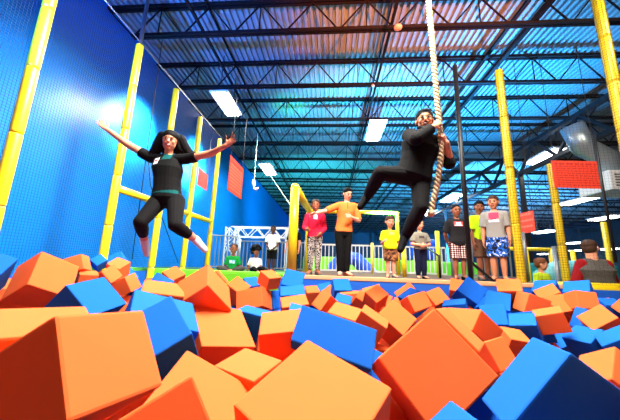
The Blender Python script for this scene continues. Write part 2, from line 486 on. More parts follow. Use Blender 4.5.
# open-web roof joists
joist_y = [5.375 + 1.972 * k for k in range(-4, 21)]
jm = mat('joist_paint', rgb(26, 13, 12), 0.65, 0.0, spec=0.15)
for k, y in enumerate(joist_y):
    bm = bmesh.new()
    x0, x1 = WALLX + 0.02, 29.9
    for dx, z, w, h in ((-0.05, CEIL - 0.04, 0.055, 0.07), (0.05, CEIL - 0.04, 0.055, 0.07), (-0.04, BOT, 0.05, 0.075), (0.04, BOT, 0.05, 0.075)):
        add_box(bm, ((x0 + x1) / 2, y + dx, z), (x1 - x0 - (1.5 if z == BOT else 0), w, h))
    n = int((x1 - x0 - 1.2) / 0.62); xs = x0 + 0.75 - 0.0
    add_bar(bm, (x0, y, CEIL - 0.07), (xs, y, BOT), 0.03)
    for i in range(n):
        p = (xs + 0.62 * i, y, BOT if i % 2 == 0 else CEIL - 0.06); q = (xs + 0.62 * (i + 1), y, CEIL - 0.06 if i % 2 == 0 else BOT)
        add_bar(bm, p, q, 0.028)
        if i % 4 == 1: add_bar(bm, p, (p[0], y, BOT), 0.022)
    struct(bm_obj('ceiling_joist', bm, jm))
# bridging angles and a deep girder running along the room
for xx in (-3.1, 1.27, 4.3):
    bm = bmesh.new()
    w = 0.06 if xx != 4.3 else 0.10
    add_box(bm, (xx, 21, BOT - 0.0 + 0.07), (w, 54, w)); add_box(bm, (xx + 0.05, 21, CEIL - 0.10), (w * 0.7, 54, w * 0.7))
    struct(bm_obj('ceiling_bridging', bm, jm))
bm = bmesh.new()
gx = 8.15
for z in (6.40, 5.35):
    add_box(bm, (gx, 21, z), (0.18, 54, 0.14))
for k in range(26):
    y = -4 + 2 * k
    add_bar(bm, (gx, y, 5.35), (gx, y + 1, 6.4), 0.09); add_bar(bm, (gx, y + 1, 6.4), (gx, y + 2, 5.35), 0.09)
    if k % 4 == 0: add_bar(bm, (gx, y, 5.35), (gx, y, 0), 0.16)
struct(bm_obj('ceiling_girder', bm, black))

# ------------------------------------------------------------------ the foam pit and its decks
bm = bmesh.new(); add_box(bm, (0.56, 2.4, 0.14), (8.9, 7.0, 0.28)); struct(bm_obj('floor_pit', bm, mat('pit_floor', (0.003, 0.02, 0.09, 1), 0.7)))
bm = bmesh.new(); add_box(bm, (1.56, 7.0, DECK_Z / 2), (4.75, 4.1, DECK_Z - 0.0)); struct(bm_obj('floor_deck', bm, mat('deck_carpet', rgb(96, 74, 60), 0.8, noise=0.1)))
bm = bmesh.new(); add_box(bm, (1.56, EDGE_Y - 0.035, DECK_Z - 0.015), (4.75, 0.07, 0.07), bevel=0.012); struct(bm_obj('trim_deck', bm, tan_edge))
bm = bmesh.new(); add_box(bm, (2.03, EDGE_Y + 0.0 - 0.03, 0.49), (5.7, 0.06, 0.96)); add_box(bm, (-0.85, 5.36, 0.49), (0.06, 1.06, 0.96)); struct(bm_obj('wall_pit_far', bm, navy_pad))
bm = bmesh.new(); add_box(bm, (5.02, 2.1, 0.49), (0.06, 5.6, 0.96)); struct(bm_obj('wall_pit_right', bm, navy_pad))
bm = bmesh.new(); add_box(bm, (-3.9, 2.3, 0.49), (0.06, 7.0, 0.96)); struct(bm_obj('wall_pit_left', bm, navy_pad))
bm = bmesh.new(); add_box(bm, (-3.24, 8.0, 0.48), (4.76, 3.9, 0.96)); struct(bm_obj('floor_lime_deck', bm, mat('lime_deck', rgb(60, 110, 40), 0.7)))
# lime padded edge of the left deck
bm = bmesh.new(); add_box(bm, (-3.24, 6.02, 0.80), (4.74, 0.24, 0.44), bevel=0.05)
tag(bm_obj('edge_pad', bm, lime_pad, smooth=False), 'long lime green padded edge of the deck behind the foam pit', 'padding')
# yellow padded rail at the right end of the pit
bm = bmesh.new(); add_tube(bm, [(3.75, 5.06, 0.97), (4.0, 5.06, 0.97), (6.4, 5.06, 0.99)], 0.105, 16)
o = bm_obj('padded_rail', bm, yellow, smooth=True); tag(o, 'thick yellow padded rail in front of the man in the grey vest', 'padding')

# ------------------------------------------------------------------ yellow padded poles
def pole(x, y, ztop, label, z0=0.0, r=0.067, steel_top=True, grp=None, netted=False):
    t = thing('padded_pole', label, 'pole', (x, y, z0), grp)
    bm = bmesh.new()
    # foam sleeves stacked end to end, a seam between them
    z = 0.0; H = ztop - z0
    n = max(2, round(H / 0.95)); L = H / n
    for i in range(n):
        add_tube(bm, [(0, 0, i * L + 0.004), (0, 0, i * L + 0.03), (0, 0, (i + 1) * L - 0.03), (0, 0, (i + 1) * L - 0.004)], [r * 0.93, r, r, r * 0.93], 16)
    bm_obj('foam_sleeve', bm, yellow, t, smooth=True)
    if netted:      # netting laced round the pole
        bm = bmesh.new(); rr_ = r + 0.004
        for k in range(int(H / 0.05)): 
            z = 0.03 + k * 0.05
            add_tube(bm, [(rr_ * math.cos(a), rr_ * math.sin(a), z) for a in [2 * math.pi * j / 16 for j in range(17)]], 0.0035, 4, cap=False)
        for j in range(10):
            a = 2 * math.pi * j / 10; add_tube(bm, [(rr_ * math.cos(a), rr_ * math.sin(a), 0), (rr_ * math.cos(a), rr_ * math.sin(a), H)], 0.0035, 4)
        bm_obj('netting', bm, mat('net_cord_pole', rgb(140, 112, 12), 0.8), t)
    if steel_top:
        bm = bmesh.new(); add_tube(bm, [(0, 0, 0.0), (0, 0, BOT - z0)], 0.035, 10); bm_obj('steel_pole', bm, mat('grey_steel', rgb(120, 122, 125), 0.35, 0.7), t, smooth=True)
    return t
names = ['yellow padded pole at the far left edge, closest of the wall row', 'yellow padded pole left of the jumping woman, beside her raised hand', 'yellow padded pole directly behind the jumping woman', 'yellow padded pole under the jumping woman\'s outstretched forearm', 'last and shortest yellow padded pole along the blue wall']
for (y, zt), lb in zip(((2.76, 5.27), (4.34, 5.27), (5.63, 5.22), (6.88, 5.2), (8.28, 5.2)), names):
    pole(POLEX, y, zt, lb, grp='padded poles along the blue wall', steel_top=(4 < y < 5))
pole(3.26, 5.06, 5.12, 'tall yellow padded pole right of the boy in the grey printed shirt', z0=DECK_Z, steel_top=False, netted=True)
q = at(558, 220, 6.15); pole(q.x, 6.15, at(551, 164, 6.15).z, 'yellow padded pole carrying the wide red banner', steel_top=False, netted=True)
pole(4.86, 4.62, 6.3, 'yellow padded pole in the top right corner of the pit', r=0.08, netted=True)
# horizontal padded bar through the wall poles
bm = bmesh.new()
for y0, y1 in ((4.42, 5.55), (5.71, 6.80), (6.96, 8.2)):
    add_tube(bm, [(POLEX, y0, 2.42), (POLEX, y1, 2.42)], 0.065, 14)
tag(bm_obj('padded_bar', bm, yellow, smooth=True), 'horizontal yellow padded bar joining the poles behind the woman', 'bar')
# wire along the pole tops and two black cords on the wall
bm = bmesh.new(); add_tube(bm, [(POLEX, 2.0, 5.36), (POLEX, 5.0, 5.33), (POLEX, 8.4, 5.3)], 0.012, 6)
tag(bm_obj('net_cable', bm, mat('cable_grey', rgb(130, 132, 135), 0.4, 0.6), smooth=True), 'grey cable strung along the tops of the wall poles', 'cable')
for pts, lb in (([at_z(155, 40, 5.9), at(139, 150, 4.95), at(121, 259, 5.0)], 'black cord hanging between the pole and the jumping woman'), ([at(139, 150, 4.96), at(150, 185, 5.2), at(178, 262, 6.6)], 'thin dark cord slanting down behind the woman\'s legs')):
    for p in pts: p.x = POLEX + 0.02 if p.x < POLEX + 0.02 or True else p.x
    bm = bmesh.new(); add_tube(bm, pts, 0.009, 6); tag(bm_obj('black_rope', bm, black, smooth=True), lb, 'rope')

# safety nets, real cords
def net(p0, p1, z0, z1, step, w, label, cordname='net_cord', cordcol=rgb(5, 18, 60)):
    bm = bmesh.new(); p0, p1 = V(p0), V(p1); L = (p1 - p0).length; d = (p1 - p0) / L
    n = int(L / step); m = int((z1 - z0) / step)
    for i in range(n + 1):
        p = p0 + d * L * i / n; add_box_fast(bm, V((p.x, p.y, (z0 + z1) / 2)), d * w / 2, V((-d.y, d.x, 0)) * w / 2, V((0, 0, (z1 - z0) / 2)))
    for j in range(m + 1):
        z = z0 + (z1 - z0) * j / m; c = (p0 + p1) / 2
        add_box_fast(bm, V((c.x, c.y, z)), d * L / 2, V((-d.y, d.x, 0)) * w / 2, V((0, 0, w / 2)))
    tag(bm_obj('safety_net', bm, mat(cordname, cordcol, 0.8)), label, 'net')
def add_box_fast(bm, c, a, b, h):
    v = [bm.verts.new(c + a * i + b * j + h * k) for i in (-1, 1) for j in (-1, 1) for k in (-1, 1)]
    for f in ((0, 1, 3, 2), (4, 6, 7, 5), (0, 4, 5, 1), (2, 3, 7, 6), (0, 2, 6, 4), (1, 5, 7, 3)): bm.faces.new([v[i] for i in f])
net((POLEX - 0.1, 0.4, 0), (POLEX - 0.1, 8.28, 0), 1.0, 5.36, 0.037, 0.0026, 'dark safety net hung along the blue wall behind the yellow poles')
net((3.15, 5.0, 0), (4.80, 4.62, 0), 1.06, 6.2, 0.05, 0.0014, 'dark safety net hung between the right hand yellow poles', 'net_cord_black', rgb(16, 14, 12))

# black steel post beside the boys, with a brace on the deck
q = at(465, 200, 5.02)
t = thing('steel_post', 'slim black steel post between the boys on the deck', 'post', (q.x, 5.02, DECK_Z))
bm = bmesh.new(); add_tube(bm, [(0, 0, 0), (0, 0, 4.2)], 0.042, 12); bm_obj('post', bm, black, t, smooth=True)
bm = bmesh.new(); add_box(bm, (0, 0, 0.01), (0.2, 0.2, 0.02)); bm_obj('base_plate', bm, black, t)
bm = bmesh.new(); add_bar(bm, (0.02, 0.02, 0.34), (0.42, 0.1, 0.02), 0.035); bm_obj('brace', bm, black, t)

# yellow padded gate frame behind the girl
t = thing('padded_gate', 'yellow padded square frame behind the girl in pink', 'frame', (-0.69, 4.97, DECK_Z))
yb = 7.25
def seg(name, p, q, r=0.085):
    bm = bmesh.new(); add_tube(bm, [p, q], r, 16)
    bmesh.ops.create_uvsphere(bm, u_segments=14, v_segments=8, radius=r * 1.02, matrix=Matrix.Translation(q))
    bm_obj(name, bm, yellow, t, smooth=True)
seg('front_post', (0, 0.02, 0), (0, 0.02, 1.62))
seg('top_bar', (0, 0.02, 1.62), (0.10, yb - 4.97, 1.62))
seg('rear_post', (0.10, yb - 4.97, 0), (0.10, yb - 4.97, 1.62), 0.075)
seg('cross_bar', (0.10, yb - 4.97, 1.60), (2.42, yb - 4.97, 1.60), 0.05)
seg('end_post', (2.42, yb - 4.97, 0), (2.42, yb - 4.97, 1.60), 0.05)

# ------------------------------------------------------------------ railings
def railing(p0, p1, z0, h, n, m, label, postm=None, w=0.022, posts=()):
    p0, p1 = V(p0), V(p1); base = V((p0.x, p0.y, z0)); t = thing('guard_rail', label, 'railing', base)
    d = p1 - p0
    bm = bmesh.new(); add_bar(bm, V((0, 0, h)), V((d.x, d.y, h)), 0.05, 0.04); bm_obj('top_rail', bm, m, t)
    bm = bmesh.new(); add_bar(bm, V((0, 0, 0.06)), V((d.x, d.y, 0.06)), 0.04, 0.04); bm_obj('bottom_rail', bm, m, t)
    for i in range(n + 1):
        q = d * i / n; bm = bmesh.new(); add_bar(bm, (q.x, q.y, 0.06), (q.x, q.y, h), w); bm_obj('baluster', bm, m, t)
    for i in posts:
        q = d * i; bm = bmesh.new(); add_tube(bm, [(q.x, q.y - 0.03, 0), (q.x, q.y - 0.03, h + 0.08)], 0.038, 12); bm_obj('post', bm, postm or m, t, smooth=True)
    return t
pale_yellow = mat('pale_yellow_post', rgb(226, 200, 90), 0.45)
railing((-0.45, 7.6, 0), (3.05, 7.6, 0), DECK_Z, 0.74, 34, white_metal, 'white picket guard rail across the deck behind the children', pale_yellow, posts=(0.04, 0.45))
silver = mat('silver_rail', rgb(140, 145, 148), 0.35, 0.5)
railing((3.15, 7.5, 0), (4.1, 6.2, 0), DECK_Z, 0.95, 12, silver, 'silver guard rail angled behind the boy in the dark shirt', w=0.025, posts=(0.0, 1.0))
railing((-4.3, 9.4, 0), (-3.35, 9.9, 0), 0.96, 1.15, 8, silver, 'grey panel rail angled beside the blue wall left of the seated child', w=0.03, posts=(0.0, 1.0))
railing((-3.3, 9.9, 0), (-0.9, 9.9, 0), 0.96, 1.0, 17, silver, 'grey picket guard rail behind the two seated children', w=0.03, posts=(0.0, 1.0))
q = at(438, 250, 6.6); bm = bmesh.new(); add_tube(bm, [(0, 0, 0), (0, 0, 1.06)], 0.05, 12)
tag(bm_obj('short_post', bm, mat('lime_yellow', rgb(205, 215, 40), 0.4), smooth=True, loc=V((q.x, 6.6, DECK_Z))), 'lime yellow post right of the boy with folded arms', 'post')
q = at(404, 260, 6.2); bm = bmesh.new(); add_tube(bm, [(0, 0, 0), (0, 0, 0.62)], 0.05, 12)
tag(bm_obj('short_post', bm, yellow, smooth=True, loc=V((q.x, 6.2, DECK_Z))), 'short yellow post between the two smaller boys', 'post')
# black stair handrail
a_, b_ = at(424, 246, 6.9), at(439, 256, 6.3)
bm = bmesh.new(); add_tube(bm, [V((a_.x, a_.y, DECK_Z)), a_, b_, V((b_.x, b_.y, DECK_Z))], 0.025, 8)
tag(bm_obj('hand_rail', bm, black, smooth=True), 'short sloping black handrail behind the boy with folded arms', 'railing')

# white lattice truss arch behind the seated children
t = thing('lattice_arch', 'white lattice truss arch behind the boy in the white shirt', 'truss', (-3.5, 10.6, 0.0))
tr = mat('truss_white', rgb(220, 225, 228), 0.35, 0.2)
def lattice(name, p, q, s, up):
    p, q, up = V(p), V(q), V(up); d = (q - p); L = d.length; d.normalize(); side = d.cross(up).normalized()
    bm = bmesh.new(); n = max(2, round(L / 0.34))
    for i in (-1, 1):
        for j in (-1, 1): add_bar(bm, p + up * s * i + side * s * j, q + up * s * i + side * s * j, 0.045)
    for k in range(n):
        a = p + d * L * k / n; b = p + d * L * (k + 1) / n; sg = 1 if k % 2 else -1
        for j in (-1, 1):
            add_bar(bm, a + up * s * sg + side * s * j, b - up * s * sg + side * s * j, 0.028)
            add_bar(bm, a + side * s * sg + up * s * j, b - side * s * sg + up * s * j, 0.028)
    bm_obj(name, bm, tr, t)
q1, q2 = at(232, 234, 10.6), at(298, 236, 10.6)
lattice('top_truss', (q1.x + 3.5, 0, 2.36), (q2.x + 3.5, 0, 2.36), 0.19, (0, 0, 1))
lattice('truss_leg', (q1.x + 3.5, 0, 0), (q1.x + 3.5, 0, 2.55), 0.19, (0, 1, 0))
lattice('truss_leg', (q2.x + 3.5 - 0.25, 0, 0), (q2.x + 3.5 - 0.25, 0, 2.55), 0.19, (0, 1, 0))

# ------------------------------------------------------------------ play equipment seen through the rails
lime = mat('lime_vinyl', (0.22, 0.80, 0.03, 1), 0.4, emit=None)
slideblue = mat('slide_blue', (0.01, 0.09, 0.60, 1), 0.3)
def pad_panel(name, c, s, m, label, cat='padding'):
    bm = bmesh.new(); add_box(bm, (0, 0, s[2] / 2), s, bevel=min(s) * 0.25); return tag(bm_obj(name, bm, m, loc=V(c)), label, cat)
pad_panel('pad_wall', (0.6, 12.4, 0), (3.6, 0.3, 1.55), lime, 'bright lime padded wall seen through the white pickets')
pad_panel('pad_wall', (4.6, 12.6, 0), (3.4, 0.3, 1.5), mat('green_vinyl', (0.10, 0.55, 0.03, 1), 0.4), 'green padded wall seen behind the silver rail')
pad_panel('pad_wall', (9.6, 12.0, 0), (3.4, 0.4, 1.55), mat('teal_vinyl', (0.01, 0.25, 0.30, 1), 0.4), 'teal padded wall far behind the boy with the yellow collar')
bm = bmesh.new(); pts = [(0, 0, -0.24), (0.0, 0, 0.9), (0.35, 0, 1.25), (0.8, 0, 1.2), (1.25, 0, 0.75), (1.7, 0, 0.3), (1.95, 0, -0.2)]
add_tube(bm, pts, 0.26, 16); tag(bm_obj('tube_slide', bm, slideblue, smooth=True, loc=V((0.15, 10.4, 0.25))), 'curved blue tube slide seen behind the boy in orange', 'slide')
q = at(422, 240, 11); bm = bmesh.new(); add_box(bm, (0, 0, 0.4), (0.9, 0.7, 0.8), bevel=0.15)
tag(bm_obj('pad_block', bm, slideblue, loc=V((q.x, 11, 1.5))), 'blue padded block above the rail behind the boy with folded arms', 'padding')
pad_panel('plinth', (q.x, 11, 0), (1.1, 0.8, 1.5), lime, 'green plinth carrying the blue padded block')
# yellow frames and posts on the right, beyond the net
for (x, y, Y, h, lb) in ((527, 262, 9.5, 1.9, 'thin yellow post left of the boy with the yellow collar'), (552, 262, 9.5, 1.95, 'thin yellow post right of the boy with the yellow collar'), (574, 262, 10.5, 2.0, 'thin yellow post right of the banner pole'), (609, 255, 8.5, 2.7, 'yellow post behind the man in the grey vest')):
    q = at(x, y, Y); bm = bmesh.new(); add_tube(bm, [(0, 0, 0), (0, 0, h)], 0.07, 12); tag(bm_obj('play_post', bm, yellow, smooth=True, loc=V((q.x, Y, 0))), lb, 'post')
a_, b_ = at(527, 259, 9.5), at(556, 259, 9.5)
bm = bmesh.new(); add_tube(bm, [V((a_.x - 0.5, 9.5, 1.93)), V((b_.x + 0.3, 9.5, 1.93))], 0.06, 12); tag(bm_obj('play_bar', bm, yellow, smooth=True), 'yellow bar above the boy with the yellow collar', 'bar')
q = at(556, 262, 7.2); bm = bmesh.new(); add_tube(bm, [(0, 0, 0), (0, 0, 1.85)], 0.05, 12); tag(bm_obj('net_post', bm, silver, smooth=True, loc=V((q.x, 7.2, 0))), 'grey post between the boy and the banner pole', 'post')
q = at(524, 262, 7.2); bm = bmesh.new(); add_tube(bm, [(0, 0, 0), (0, 0, 1.85)], 0.05, 12); tag(bm_obj('net_post', bm, silver, smooth=True, loc=V((q.x, 7.2, 0))), 'grey post beside the tall yellow pole', 'post')
bm = bmesh.new(); add_tube(bm, [(0, 0, 0), (0.5, 0, 0.28), (1.0, 0, 0.3), (1.5, 0, 0.0)], 0.22, 14)
q = at(548, 275, 7.8); tag(bm_obj('inflatable_arch', bm, mat('pale_teal', rgb(120, 200, 200), 0.4), smooth=True, loc=V((q.x - 0.2, 7.8, 1.04))), 'pale teal inflatable roll between the boy and the man', 'padding')
pad_panel('plinth', (q.x + 0.5, 7.9, 0), (1.9, 0.6, 0.8), mat('blue_vinyl', (0.01, 0.12, 0.45, 1), 0.4), 'blue base under the pale teal inflatable roll')

# ------------------------------------------------------------------ hanging banners
red = mat('banner_red', (0.80, 0.055, 0.02, 1), 0.55, noise=0.04, nscale=8)
redtxt = mat('banner_ink', (0.50, 0.015, 0.01, 1), 0.6); paletxt = mat('banner_pale_ink', rgb(232, 120, 92), 0.6)
def banner(p_tl, p_tr, drop, label, rows, head=True, z_top=BOT, strip=None):
    """flat vinyl sheet hung on two cords; rows of small unreadable print"""
    p, q = V(p_tl), V(p_tr); d = q - p; w = d.length; d.normalize(); n = d.cross(V((0, 0, 1)))
    t = thing('hanging_banner', label, 'banner', p)
    bm = bmesh.new(); R = Matrix((d, n, V((0, 0, 1)))).transposed()
    add_box(bm, d * w / 2 - V((0, 0, drop / 2)), (w, 0.012, drop), R); bm_obj('sheet', bm, red, t)
    rr = random.Random(label); bmh = bmesh.new(); rows_ = []
    for k in range(rows):
        z = -drop * (0.09 + 0.86 * k / rows) - 0.03 * drop; x = 0.06 * w
        hd = head and k == 0
        if not hd: rows_.append(bmesh.new())
        while x < 0.92 * w:
            L = rr.uniform(0.03, 0.11) * w * (1.8 if hd else 1); L = min(L, 0.95 * w - x)
            for s in (-1, 1):
                add_box(bmh if hd else rows_[-1], d * (x + L / 2) + V((0, 0, z)) + n * s * 0.0075, (L, 0.003, drop * (0.055 if hd else 0.3 / rows)), R)
            x += L + 0.022 * w * (1.6 if hd else 1)
    if head: bm_obj('heading', bmh, redtxt, t)
    else: bmh.free()
    for b_ in rows_: bm_obj('print_line', b_, redtxt if strip is None else strip, t)
    for xx in (0.06, 0.94):
        bm = bmesh.new(); add_tube(bm, [d * w * xx + V((0, 0, 0)), d * w * xx + V((0, 0, z_top - p.z))], 0.008, 6); bm_obj('hanging_cord', bm, black, t)
    return t
a_, b_ = at(230.5, 155, 7.2), at(243.5, 168, 8.4); b_.z = a_.z
banner(a_, b_, 1.02, 'large red banner hanging by the woman\'s outstretched hand', 9, strip=paletxt)
a_, b_ = at(199, 167.5, 9.0), at(208, 175, 9.9); b_.z = a_.z
banner(a_, b_, 0.62, 'small red banner hanging between the poles on the blue wall', 6)
a_, b_ = at(551, 160.5, 6.05), at(599, 161.5, 6.05)
banner(a_, b_, a_.z - at(554, 187.5, 6.05).z, 'wide red banner of fine print at the top of a yellow pole', 10)
a_, b_ = at(514, 215, 7.0), at(533, 209.5, 6.4); b_.z = a_.z - 0.0
banner(a_, b_, 0.48, 'red banner with a pale stripe behind the tall yellow pole', 3, head=False, strip=paletxt)
a_, b_ = at(518, 238, 8.8), at(525.5, 238, 8.8)
banner(a_, b_, 0.3, 'smallest pink red banner low behind the tall yellow pole', 2, head=False, strip=paletxt)
# thin black cord on the right
bm = bmesh.new(); add_tube(bm, [at(594, 135, 4.9), at(603, 190, 4.9), at(616, 262, 4.9)], 0.022, 8); tag(bm_obj('net_rope', bm, black, smooth=True), 'thick black rope hanging beside the wide red banner', 'rope')
# pale green pulley line from the lamp to the yellow frame, and the small hanging pulley
bm = bmesh.new(); a_ = at_z(268, 172, 5.8); add_tube(bm, [a_, at(291, 206, 5.3)], 0.014, 6); tag(bm_obj('pulley_line', bm, mat('line_pale', rgb(190, 225, 205), 0.5), smooth=True), 'pale line running from the roof down to the yellow frame', 'line')
a_ = at(254, 181, 10.4); t = thing('hanging_pulley', 'small white pulley hanging on a cord beside the large red banner', 'pulley', a_)
bm = bmesh.new(); add_tube(bm, [(0, 0, 0), (0.01, 0, BOT - a_.z)], 0.012, 6); bm_obj('cord', bm, mat('line_pale', rgb(190, 225, 205), 0.5), t)
bm = bmesh.new(); add_tube(bm, [(-0.03, 0, -0.08), (0.03, 0, -0.08)], 0.14, 16); bm_obj('wheel', bm, white_metal, t, smooth=False)
bm = bmesh.new(); add_tube(bm, [(0.02, 0, -0.2), (0.03, 0, -0.32), (0.12, 0, -0.36), (0.2, 0, -0.26)], 0.035, 8); bm_obj('hook', bm, mat('hook_pink', rgb(220, 170, 160), 0.4), t, smooth=True)

# roof heater / duct box at the right
a_ = at(617, 178, 7.0); t = thing('hanging_vent_unit', 'grey and white ventilation unit hanging at the right edge', 'ventilation unit', a_)
bm = bmesh.new(); add_box(bm, (0.35, 0.4, -0.05), (1.1, 0.9, 0.5), bevel=0.03); bm_obj('housing', bm, white_metal, t)
bm = bmesh.new(); add_tube(bm, [(0.3, 0.4, 0.15), (0.2, 0.4, 0.7), (-0.3, 0.4, 1.0), (-0.5, 0.4, 1.6)], 0.26, 16); bm_obj('duct', bm, mat('galvanised', rgb(150, 160, 160), 0.35, 0.6), t, smooth=True)
bm = bmesh.new()
for k in range(5): add_box(bm, (0.35, -0.06, -0.2 + 0.07 * k), (0.9, 0.02, 0.02))
bm_obj('grille', bm, black, t)

# ------------------------------------------------------------------ ceiling lamps
glow = mat('lamp_tube', rgb(255, 255, 250), 0.5, emit=(1.0, 0.98, 0.92, 1), estr=GLOW)
housing = mat('lamp_housing', rgb(225, 225, 222), 0.5)
def fixture(c, L, W, label, power, size=None):
    t = thing('strip_light', label, 'ceiling light', c, 'strip lights under the roof')
    bm = bmesh.new(); add_box(bm, (0, 0, 0.05), (W, L, 0.06), bevel=0.01); bm_obj('housing', bm, housing, t)
    bm = bmesh.new()
    for dx in (-0.3, -0.1, 0.1, 0.3): add_tube(bm, [(dx * W, -L / 2 + 0.05, 0.0), (dx * W, L / 2 - 0.05, 0.0)], W * 0.07, 8)
    bm_obj('tubes', bm, glow, t, smooth=True)
    for s in (-1, 1):
        bm = bmesh.new(); add_tube(bm, [(0, s * L * 0.4, 0.07), (0, s * L * 0.4, max(0.15, CEIL - c[2]))], 0.012, 6); bm_obj('hanger', bm, dark, t)
    if power:
        ld = bpy.data.lights.new('strip_lamp', 'AREA'); ld.shape = 'RECTANGLE'; ld.size = W; ld.size_y = L; ld.energy = power; ld.color = (1.0, 0.96, 0.88)
        lo = bpy.data.objects.new('strip_lamp', ld); COL.objects.link(lo); lo.parent = t; lo.location = (0, 0, -0.05)
    return t
FX = [((226.5, 105), 6.0, 1.3, 0.55, 'bright strip light above the woman, nearest the blue wall', 150),
      ((375, 132), 6.0, 1.5, 0.6, 'bright strip light left of the man\'s head', 150),
      ((545, 157), 6.0, 1.75, 0.75, 'long strip light above and left of the wide red banner', 150),
      ((268, 170), 6.0, 1.7, 0.7, 'strip light over the far end of the blue wall', 120),
      ((452, 198), 5.8, 2.2, 0.9, 'strip light just above the boy in the dark shirt', 90),
      ((427, 213), 5.6, 2.2, 0.9, 'strip light right of the man\'s lower leg', 0),
      ((578, 201), 5.4, 2.2, 0.9, 'strip light below the wide red banner', 90),
      ((605, 218), 4.9, 1.9, 0.9, 'strip light left of the black rope at the right edge', 0),
      ((544, 232), 4.6, 1.9, 0.8, 'strip light left of the banner pole, level with the tall pole\'s middle', 0),
      ((575, 243), 4.1, 1.6, 0.8, 'upper of two strip lights close above the man\'s head', 0),
      ((577, 250.5), 3.7, 1.6, 0.8, 'lower of two strip lights close above the man\'s head', 0),
      ((535, 249), 3.7, 1.6, 0.8, 'small strip light above the boy with the yellow collar', 0),
      ((544, 254), 3.4, 1.6, 0.8, 'smallest strip light, just over the yellow bar', 0),
      ((612, 249), 3.3, 1.5, 0.8, 'strip light at the right edge beside the man\'s head', 0)]
for (px, z, L, W, lb, pw) in FX:
    fixture(at_z(px[0], px[1], z), L, W, lb, pw)
# small round disc on a joist and a small sensor
for (x, y, r, lb) in ((398, 28, 0.09, 'round pale smoke detector under the roof joist above the rope'), (373, 86, 0.05, 'small pale sensor under the second joist')):
    c = at_z(x, y, BOT - 0.06); bm = bmesh.new(); add_tube(bm, [(0, 0, 0.03), (0, 0, 0.0), (0, 0, -0.035)], [r, r, r * 0.6], 16); tag(bm_obj('smoke_detector', bm, mat('disc_pink', rgb(205, 150, 130), 0.5), smooth=True, loc=c), lb, 'detector')
# ------------------------------------------------------------------ people
hair_black = mat('hair_black', rgb(11, 8, 8), 0.65, spec=0.1, bump=0.5, bscale=60)
hair_brown = mat('hair_brown', rgb(62, 38, 24), 0.6, spec=0.2, bump=0.5, bscale=60)
hair_ginger = mat('hair_ginger', rgb(120, 68, 34), 0.6, spec=0.2, bump=0.5, bscale=60)
sk_light = skin('light', rgb(226, 164, 132)); sk_tan = skin('tan', rgb(196, 128, 92)); sk_brown = skin('brown', rgb(150, 88, 58)); sk_dark = skin('dark', rgb(82, 48, 34)); sk_pink = skin('pink', rgb(222, 150, 116))
def cloth(n, c, r=0.85, **k): return mat(n, c, r, spec=0.15, bump=0.25, bscale=90, **k)
c_black = cloth('cloth_black', rgb(9, 9, 10)); c_black2 = cloth('cloth_charcoal_black', rgb(12, 11, 13))
c_white = cloth('cloth_white', rgb(232, 232, 230)); shoe_dark = mat('shoe_dark', rgb(46, 48, 54), 0.6); shoe_black = mat('shoe_black', rgb(8, 8, 9), 0.7, spec=0.1)
shoe_tan = mat('shoe_tan', rgb(120, 52, 24), 0.6); sock_w = cloth('sock_pale', rgb(196, 200, 208)); sock_red = cloth('sock_red', rgb(190, 60, 50))
tagwhite = mat('tag_white', rgb(240, 238, 236), 0.5); tagred = mat('tag_red', rgb(205, 60, 50), 0.5)

def P(x, y, Y): return at(x, y, Y)
# --- woman in mid jump
Y0 = 3.02
J = dict(pelvis=P(167, 199, Y0), neck=P(168, 156, Y0 + 0.04), head=P(170, 141.5, Y0 + 0.0), shR=P(151, 158, Y0 + 0.04), shL=P(186.5, 159, Y0 + 0.04),
         elR=P(127, 144, Y0 - 0.02), wrR=P(107, 129.5, Y0 - 0.06), elL=P(211, 153.5, Y0 + 0.0), wrL=P(226, 145.5, Y0 - 0.1),
         hipR=P(159, 201, Y0), hipL=P(176, 201, Y0), knR=P(140.5, 222, Y0 - 0.24), knL=P(175, 225, Y0 - 0.22), anR=P(144.5, 240, Y0 + 0.08), anL=P(195.5, 239.5, Y0 + 0.05),
         toR=P(146.5, 254, Y0 + 0.16), toL=P(205, 250, Y0 + 0.06), face=(0.42, -1, -0.18), headup=(0.10, -0.12, 1), front=(0.2, -1, 0))
J['handR'] = dict(d=P(97, 119, Y0 - 0.08) - P(107, 129.5, Y0 - 0.06), n=(0.25, -0.9, 0.3), s=-1, curl=6, spread=3, thumb=0.2)
J['handL'] = dict(d=P(235, 138, Y0 - 0.14) - P(226, 145.5, Y0 - 0.1), n=(0.1, -1, 0.1), s=1, curl=10, spread=14, thumb=0.8)
teal = cloth('cloth_teal', rgb(10, 82, 82))
strands = [(sx * 1.04, sy, ln, r * 1.3, dx * 1.15) for sx, sy, ln, r, dx in [(0.55, 0.45, 1.9, 0.34, 0.35), (0.75, 0.3, 2.0, 0.3, 0.75), (0.35, 0.7, 1.8, 0.36, 0.5), (-0.55, 0.4, 1.9, 0.32, -0.35), (-0.7, 0.2, 1.7, 0.26, -0.3), (0.8, 0.5, 1.6, 0.28, 1.15), (0.0, 0.8, 1.7, 0.4, 0.1), (-0.35, 0.7, 1.8, 0.34, -0.1), (0.7, 0.6, 1.3, 0.26, 1.4), (-0.66, 0.22, 1.5, 0.2, -0.2), (0.7, 0.25, 1.9, 0.22, 0.4), (0.66, 0.3, 2.2, 0.24, 0.6), (0.9, 0.4, 1.5, 0.3, 1.5), (0.7, 0.5, 2.0, 0.3, 1.0), (-0.75, 0.35, 2.1, 0.32, -0.5), (0.85, 0.35, 1.8, 0.38, 1.15), (0.55, 0.1, 1.2, 0.2, 0.5), (-0.55, 0.1, 1.2, 0.2, -0.4), (0.9, 0.45, 1.3, 0.36, 1.0), (-0.8, 0.4, 1.7, 0.34, -0.65)]]
